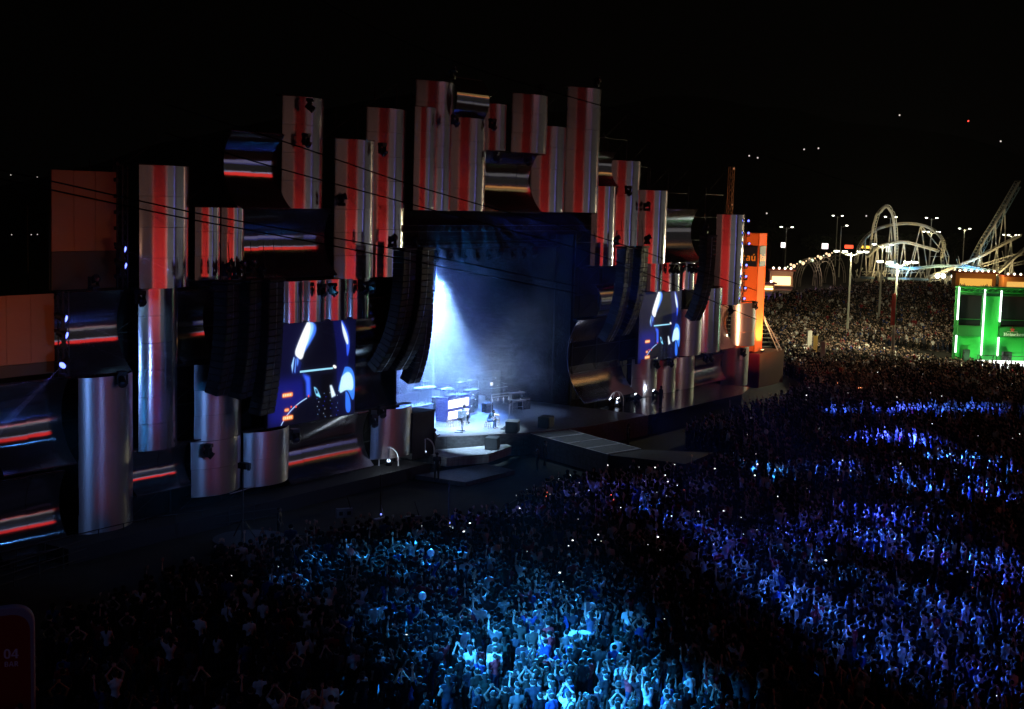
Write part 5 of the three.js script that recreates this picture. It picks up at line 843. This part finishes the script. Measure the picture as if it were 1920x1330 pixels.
{ // food stalls, light strips, arches and signs in the distance
  const stall = (label, at, w, h, wall, lit, k, grp) => {
    const t = thing('food_stall', label, 'stall', at, BACK, grp); part('wall', [box(w, h, 3, 0, h / 2, -1.6)], wall, t); part('roof', rbox(w + 0.8, 0.35, 4, 0, h + 0.2, -1.3, 0.05), std([0.25, 0.06, 0.03]), t);
    part('lit_window', box(w * 0.8, h * 0.45, 0.1, 0, h * 0.5, 0), glow(lit, k), t); part('counter', rbox(w, 0.2, 0.8, 0, 1.0, 0.3), M.wood, t);
    const n = Math.round(w / 1.3), lamps = []; for (let i = 0; i < n; i++) lamps.push(new THREE.SphereGeometry(0.24, 8, 6).translate(-w / 2 + (i + 0.5) * (w / n), h + 0.6, 0.4)); part('roof_light', lamps, glow([1, 0.85, 0.6], 6), t); return t;
  };
  stall('long orange lit food stall with a row of bulbs behind the green building', [238, 0, -30], 9, 4.2, std([0.5, 0.22, 0.05]), [1, 0.5, 0.08], 0.9);
  stall('orange lit food stall with bulbs at the right edge behind the green building', [236, 0, -20], 7, 4.0, std([0.5, 0.22, 0.05]), [1, 0.55, 0.12], 0.9);
  stall('small orange lit stall left of the arches in the distance', [201, 0, -61.2], 5, 4.2, std([0.5, 0.3, 0.15]), [1, 0.65, 0.3], 2.4);
  stall('tiny bright yellow stall beside the orange tower in the distance', [194, 0, -61.5], 3.2, 1.6, std([0.5, 0.3, 0.1]), [1, 0.7, 0.25], 5);
  bulb('stall_light', RGB(1, 0.6, 0.25), 70, [232, 4, -24], 10); bulb('stall_light', RGB(1, 0.7, 0.45), 60, [196, 5, -57], 10); bulb('stall_light', RGB(1, 0.75, 0.5), 60, [222, 6, -56], 10); bulb('violet_light', RGB(0.25, 0.1, 1), 60, [186, 3, -57], 10);
  const ar = (label, at, w) => { const t = thing('truss_arch', label, 'arch', at, BACK + 0.5, 'lattice arches over the distant food court'); const pts = []; for (let i = 0; i <= 10; i++) { const a = (i / 10) * Math.PI; pts.push([Math.cos(a) * w, Math.sin(a) * 6.5 + 0.2, 0]); } const o = pts.map(([x, y]) => [x * 0.84, y * 0.86, 0]); part('arch', [tube(pts, 0.13, 24, 5), tube(o, 0.11, 24, 5), ...pts.map((p, i) => bar(p, o[Math.min(10, i + (i % 2))], 0.06, 4))], std([0.3, 0.28, 0.24]), t); return t; };
  for (const [x, z] of [[212, -60], [220, -62], [226, -61], [241, -64]]) ar('pale lattice arch over the distant food court', [x, 0, z], 3.4);
  const sg = (label, at, w, h, c, k) => { const t = thing('lit_sign', label, 'sign', at, BACK); part('sign_face', rbox(w, h, 0.15, 0, 8, 0, 0.05), glow(c, k), t); part('frame', [rbox(w + 0.2, h + 0.2, 0.12, 0, 8, -0.1, 0.04)], M.black, t); part('post', bar([0, 0, -0.2], [0, 8, -0.2], 0.1), M.darksteel, t); return t; };
  sg('glowing pinkish white sign farthest left above the food court', [262, 0, -86], 1.3, 1.3, [1, 0.85, 0.85], 3); sg('glowing pinkish white sign beside the red sign', [268, 0, -77], 1.6, 1.4, [1, 0.85, 0.85], 3); sg('glowing red sign above the food court', [272, 0, -72], 2.2, 0.9, [1, 0.08, 0.03], 2.2); sg('glowing yellow orange sign above the food court', [275, 0, -68.5], 2.2, 0.7, [1, 0.55, 0.06], 2.2); sg('glowing white sign behind the tall street lamp', [272, 0, -61.5], 1.2, 1.9, [0.95, 1, 0.8], 3);
  const bt = thing('light_bulb_string', 'row of warm bulbs sloping down the distant food court roof', 'string lights'); const pts = []; for (let i = 0; i <= 16; i++) pts.push(V3(200 + i * 1.9, 5.2 + i * 0.16 + 0.3 * Math.sin(i * 2.1), -59.5 - i * 0.06)); part('wire', new THREE.TubeGeometry(new THREE.CatmullRomCurve3(pts), 40, 0.03, 4), M.black, bt); pts.forEach((p, i) => part('bulb', new THREE.SphereGeometry(0.16 + 0.12 * ((i * 7) % 3), 8, 6).translate(...p.toArray()), glow(i % 4 ? [1, 0.7, 0.4] : [0.9, 1, 0.6], 1.6), bt));
  // vertical banners at the left edge of the lit crowd
  for (const [x, z, c, n] of [[64, -0.2, [0.75, 0.75, 0.72], 'white'], [70, -3.4, [0.75, 0.5, 0.15], 'yellow'], [76, -6.4, [0.75, 0.75, 0.72], 'tallest white']]) { const t = thing('flag_banner', `${n} upright flag banner at the left edge of the lit crowd`, 'flag', [x, 0, z], BACK); part('pole', bar([0, 0, 0], [0, 3.4, 0], 0.04), M.steel, t); part('cloth', rbox(0.5, 2.4, 0.04, 0.28, 2.1, 0, 0.015), std(c), t); }
  // dark far hills and small house lights on them
  const hill = (label, cx, cz, w, h, seed) => { const g = new THREE.PlaneGeometry(w, h, 70, 6), p = g.attributes.position; for (let i = 0; i < p.count; i++) { const u = p.getX(i) / w + 0.5, v = p.getY(i) / h + 0.5; p.setY(i, v * h * (0.55 + 0.5 * fbm(u * 3, seed, 0, 4)) * Math.sin(Math.PI * Math.min(1, Math.max(0.02, u)))); p.setZ(i, -v * 160); } g.computeVertexNormals(); const m = part('hill', g, std([0.03, 0.035, 0.025], { roughness: 1 })); m.position.set(cx, -2, cz); m.rotation.y = BACK; tag(m, label, 'hill', null, 'structure'); };
  hill('far black hill rising behind the roller coaster', 760, -420, 1100, 190, 3);
  const hl = thing('house_light', 'tiny white light of a house on the far dark hill', 'light', [600, 80, -300], 0, 'tiny lights on the far dark hill'); part('lamp', new THREE.SphereGeometry(0.3, 8, 6), glow([1, 0.9, 0.8], 0.9), hl);
  [[447.0, 53.4, -117.6], [457.7, 44.2, -82.4], [428.0, 37.1, -169.7], [429.3, 36.4, -166.7], [435.9, 40.0, -150.5], [437.8, 40.5, -145.5], [431.3, 15.1, -162.7], [444.8, 15.2, -127.6]].forEach((p, i) => (i ? copyOf(hl, p, 0) : hl.position.set(...p)));
  [[170.9, 20.8, -278.0], [175.2, 20.5, -274.7], [176.4, 20.4, -273.7], [170.8, 4.2, -277.8], [174.9, 4.3, -274.6], [176.2, 4.4, -273.6]].forEach((p) => copyOf(hl, p, 0, 'tiny white light in the darkness beyond the left end of the stage', 'tiny lights beyond the left end of the stage').scale.setScalar(0.45));
  const rl = copyOf(hl, [454.3, 51.5, -93.8], 0, 'tiny red warning light on the far hill'); delete rl.userData.group;
  rl.children[0].material = glow([1, 0.06, 0.04], 3);
}
{ // dark trees before the coaster
  const r = rng(13), leaf = std([0.035, 0.05, 0.025], { roughness: 1 }), bark = std([0.06, 0.045, 0.03]);
  const tree = (label, at, h, w) => {
    const t = thing('tree', label, 'tree', at, 0, 'dark trees at the far edge of the field'); part('trunk', [bar([0, 0, 0], [0.2, h * 0.6, 0], 0.3, 7, 0.15), bar([0.1, h * 0.4, 0], [w * 0.3, h * 0.7, 0.3], 0.12), bar([0.1, h * 0.4, 0], [-w * 0.3, h * 0.72, -0.3], 0.12)], bark, t);
    const g = []; for (let i = 0; i < 420; i++) { const a = r() * 6.28, b = Math.acos(2 * r() - 1), k = Math.cbrt(r()) * (0.75 + 0.5 * r()); g.push(new THREE.PlaneGeometry(0.7, 0.5).rotateX(r() * 3).rotateY(r() * 6).translate(Math.sin(b) * Math.cos(a) * w * k, h * 0.72 + Math.cos(b) * h * 0.3 * k, Math.sin(b) * Math.sin(a) * w * k)); }
    part('crown', g, leaf, t); return t;
  };
  for (let i = 0; i < 9; i++) tree('dark round tree at the far edge of the field', [300 + i * 9 + rr(-4, 4, r), 0, -150 + i * 11 + rr(-4, 4, r)], rr(9, 14, r), rr(4, 6, r));
}
{
  const m = thing('lattice_mast', 'thin orange lit lattice mast rising behind the right end of the stage', 'mast', [47, 0, -4]);
  part('mast', trussGeo([0, 0, 0], [-0.2, 21.8, 0], 0.45, 0.035), std([0.14, 0.08, 0.04]), m); part('guy_wire', bar([-0.2, 21, 0], [6, 0, -6], 0.012, 4), M.darksteel, m);
  for (const y of [18, 21.6]) part('lamp', new THREE.SphereGeometry(0.09, 8, 6).translate(-0.2, y, 0.25), glow([1, 0.45, 0.2], 0.5), m);
}
// ---------------------------------------------------------------- zip line cables and hanging stage wires
{
  const cab = (label, pts) => { const t = thing('cable', label, 'cable'); part('cable', new THREE.TubeGeometry(new THREE.CatmullRomCurve3(pts.map((p) => V3(...p))), 60, 0.035, 5), M.wire, t); };
  cab('upper thin black cable crossing the fabric wall and left columns', [[-48, 18.75, 6], [-44.2, 18.17, 6], [-36.3, 16.95, 6], [-32.8, 16.5, 6], [-20, 14.9, 6], [0, 12.1, 6]]);
  cab('lower thin black cable crossing the fabric wall and left columns', [[-48, 18.4, 6], [-44.2, 17.8, 6], [-36.3, 16.6, 6], [-32.8, 16.14, 6], [-20, 14.4, 6], [0, 11.6, 6]]);
  cab('upper thin black cable crossing the tall upper columns', [[-38, 21.9, 6], [-29.4, 20.48, 6], [-20.1, 18.8, 6], [-11.9, 17.55, 6], [2, 15.6, 6], [31, 10.6, 6]]);
  cab('lower thin black cable crossing the tall upper columns', [[-38, 20.6, 6], [-33.5, 19.73, 6], [-20.1, 17.67, 6], [-8, 15.9, 6], [2, 14.35, 6], [31.5, 8, 6]]);
  cab('faint upper cable rising over the dark top of the stage', [[-34, 29.4, 6], [-18.5, 26.4, 6], [8.3, 24.2, 6], [60, 20, 6]]);
}
renderer.render(scene, camera);
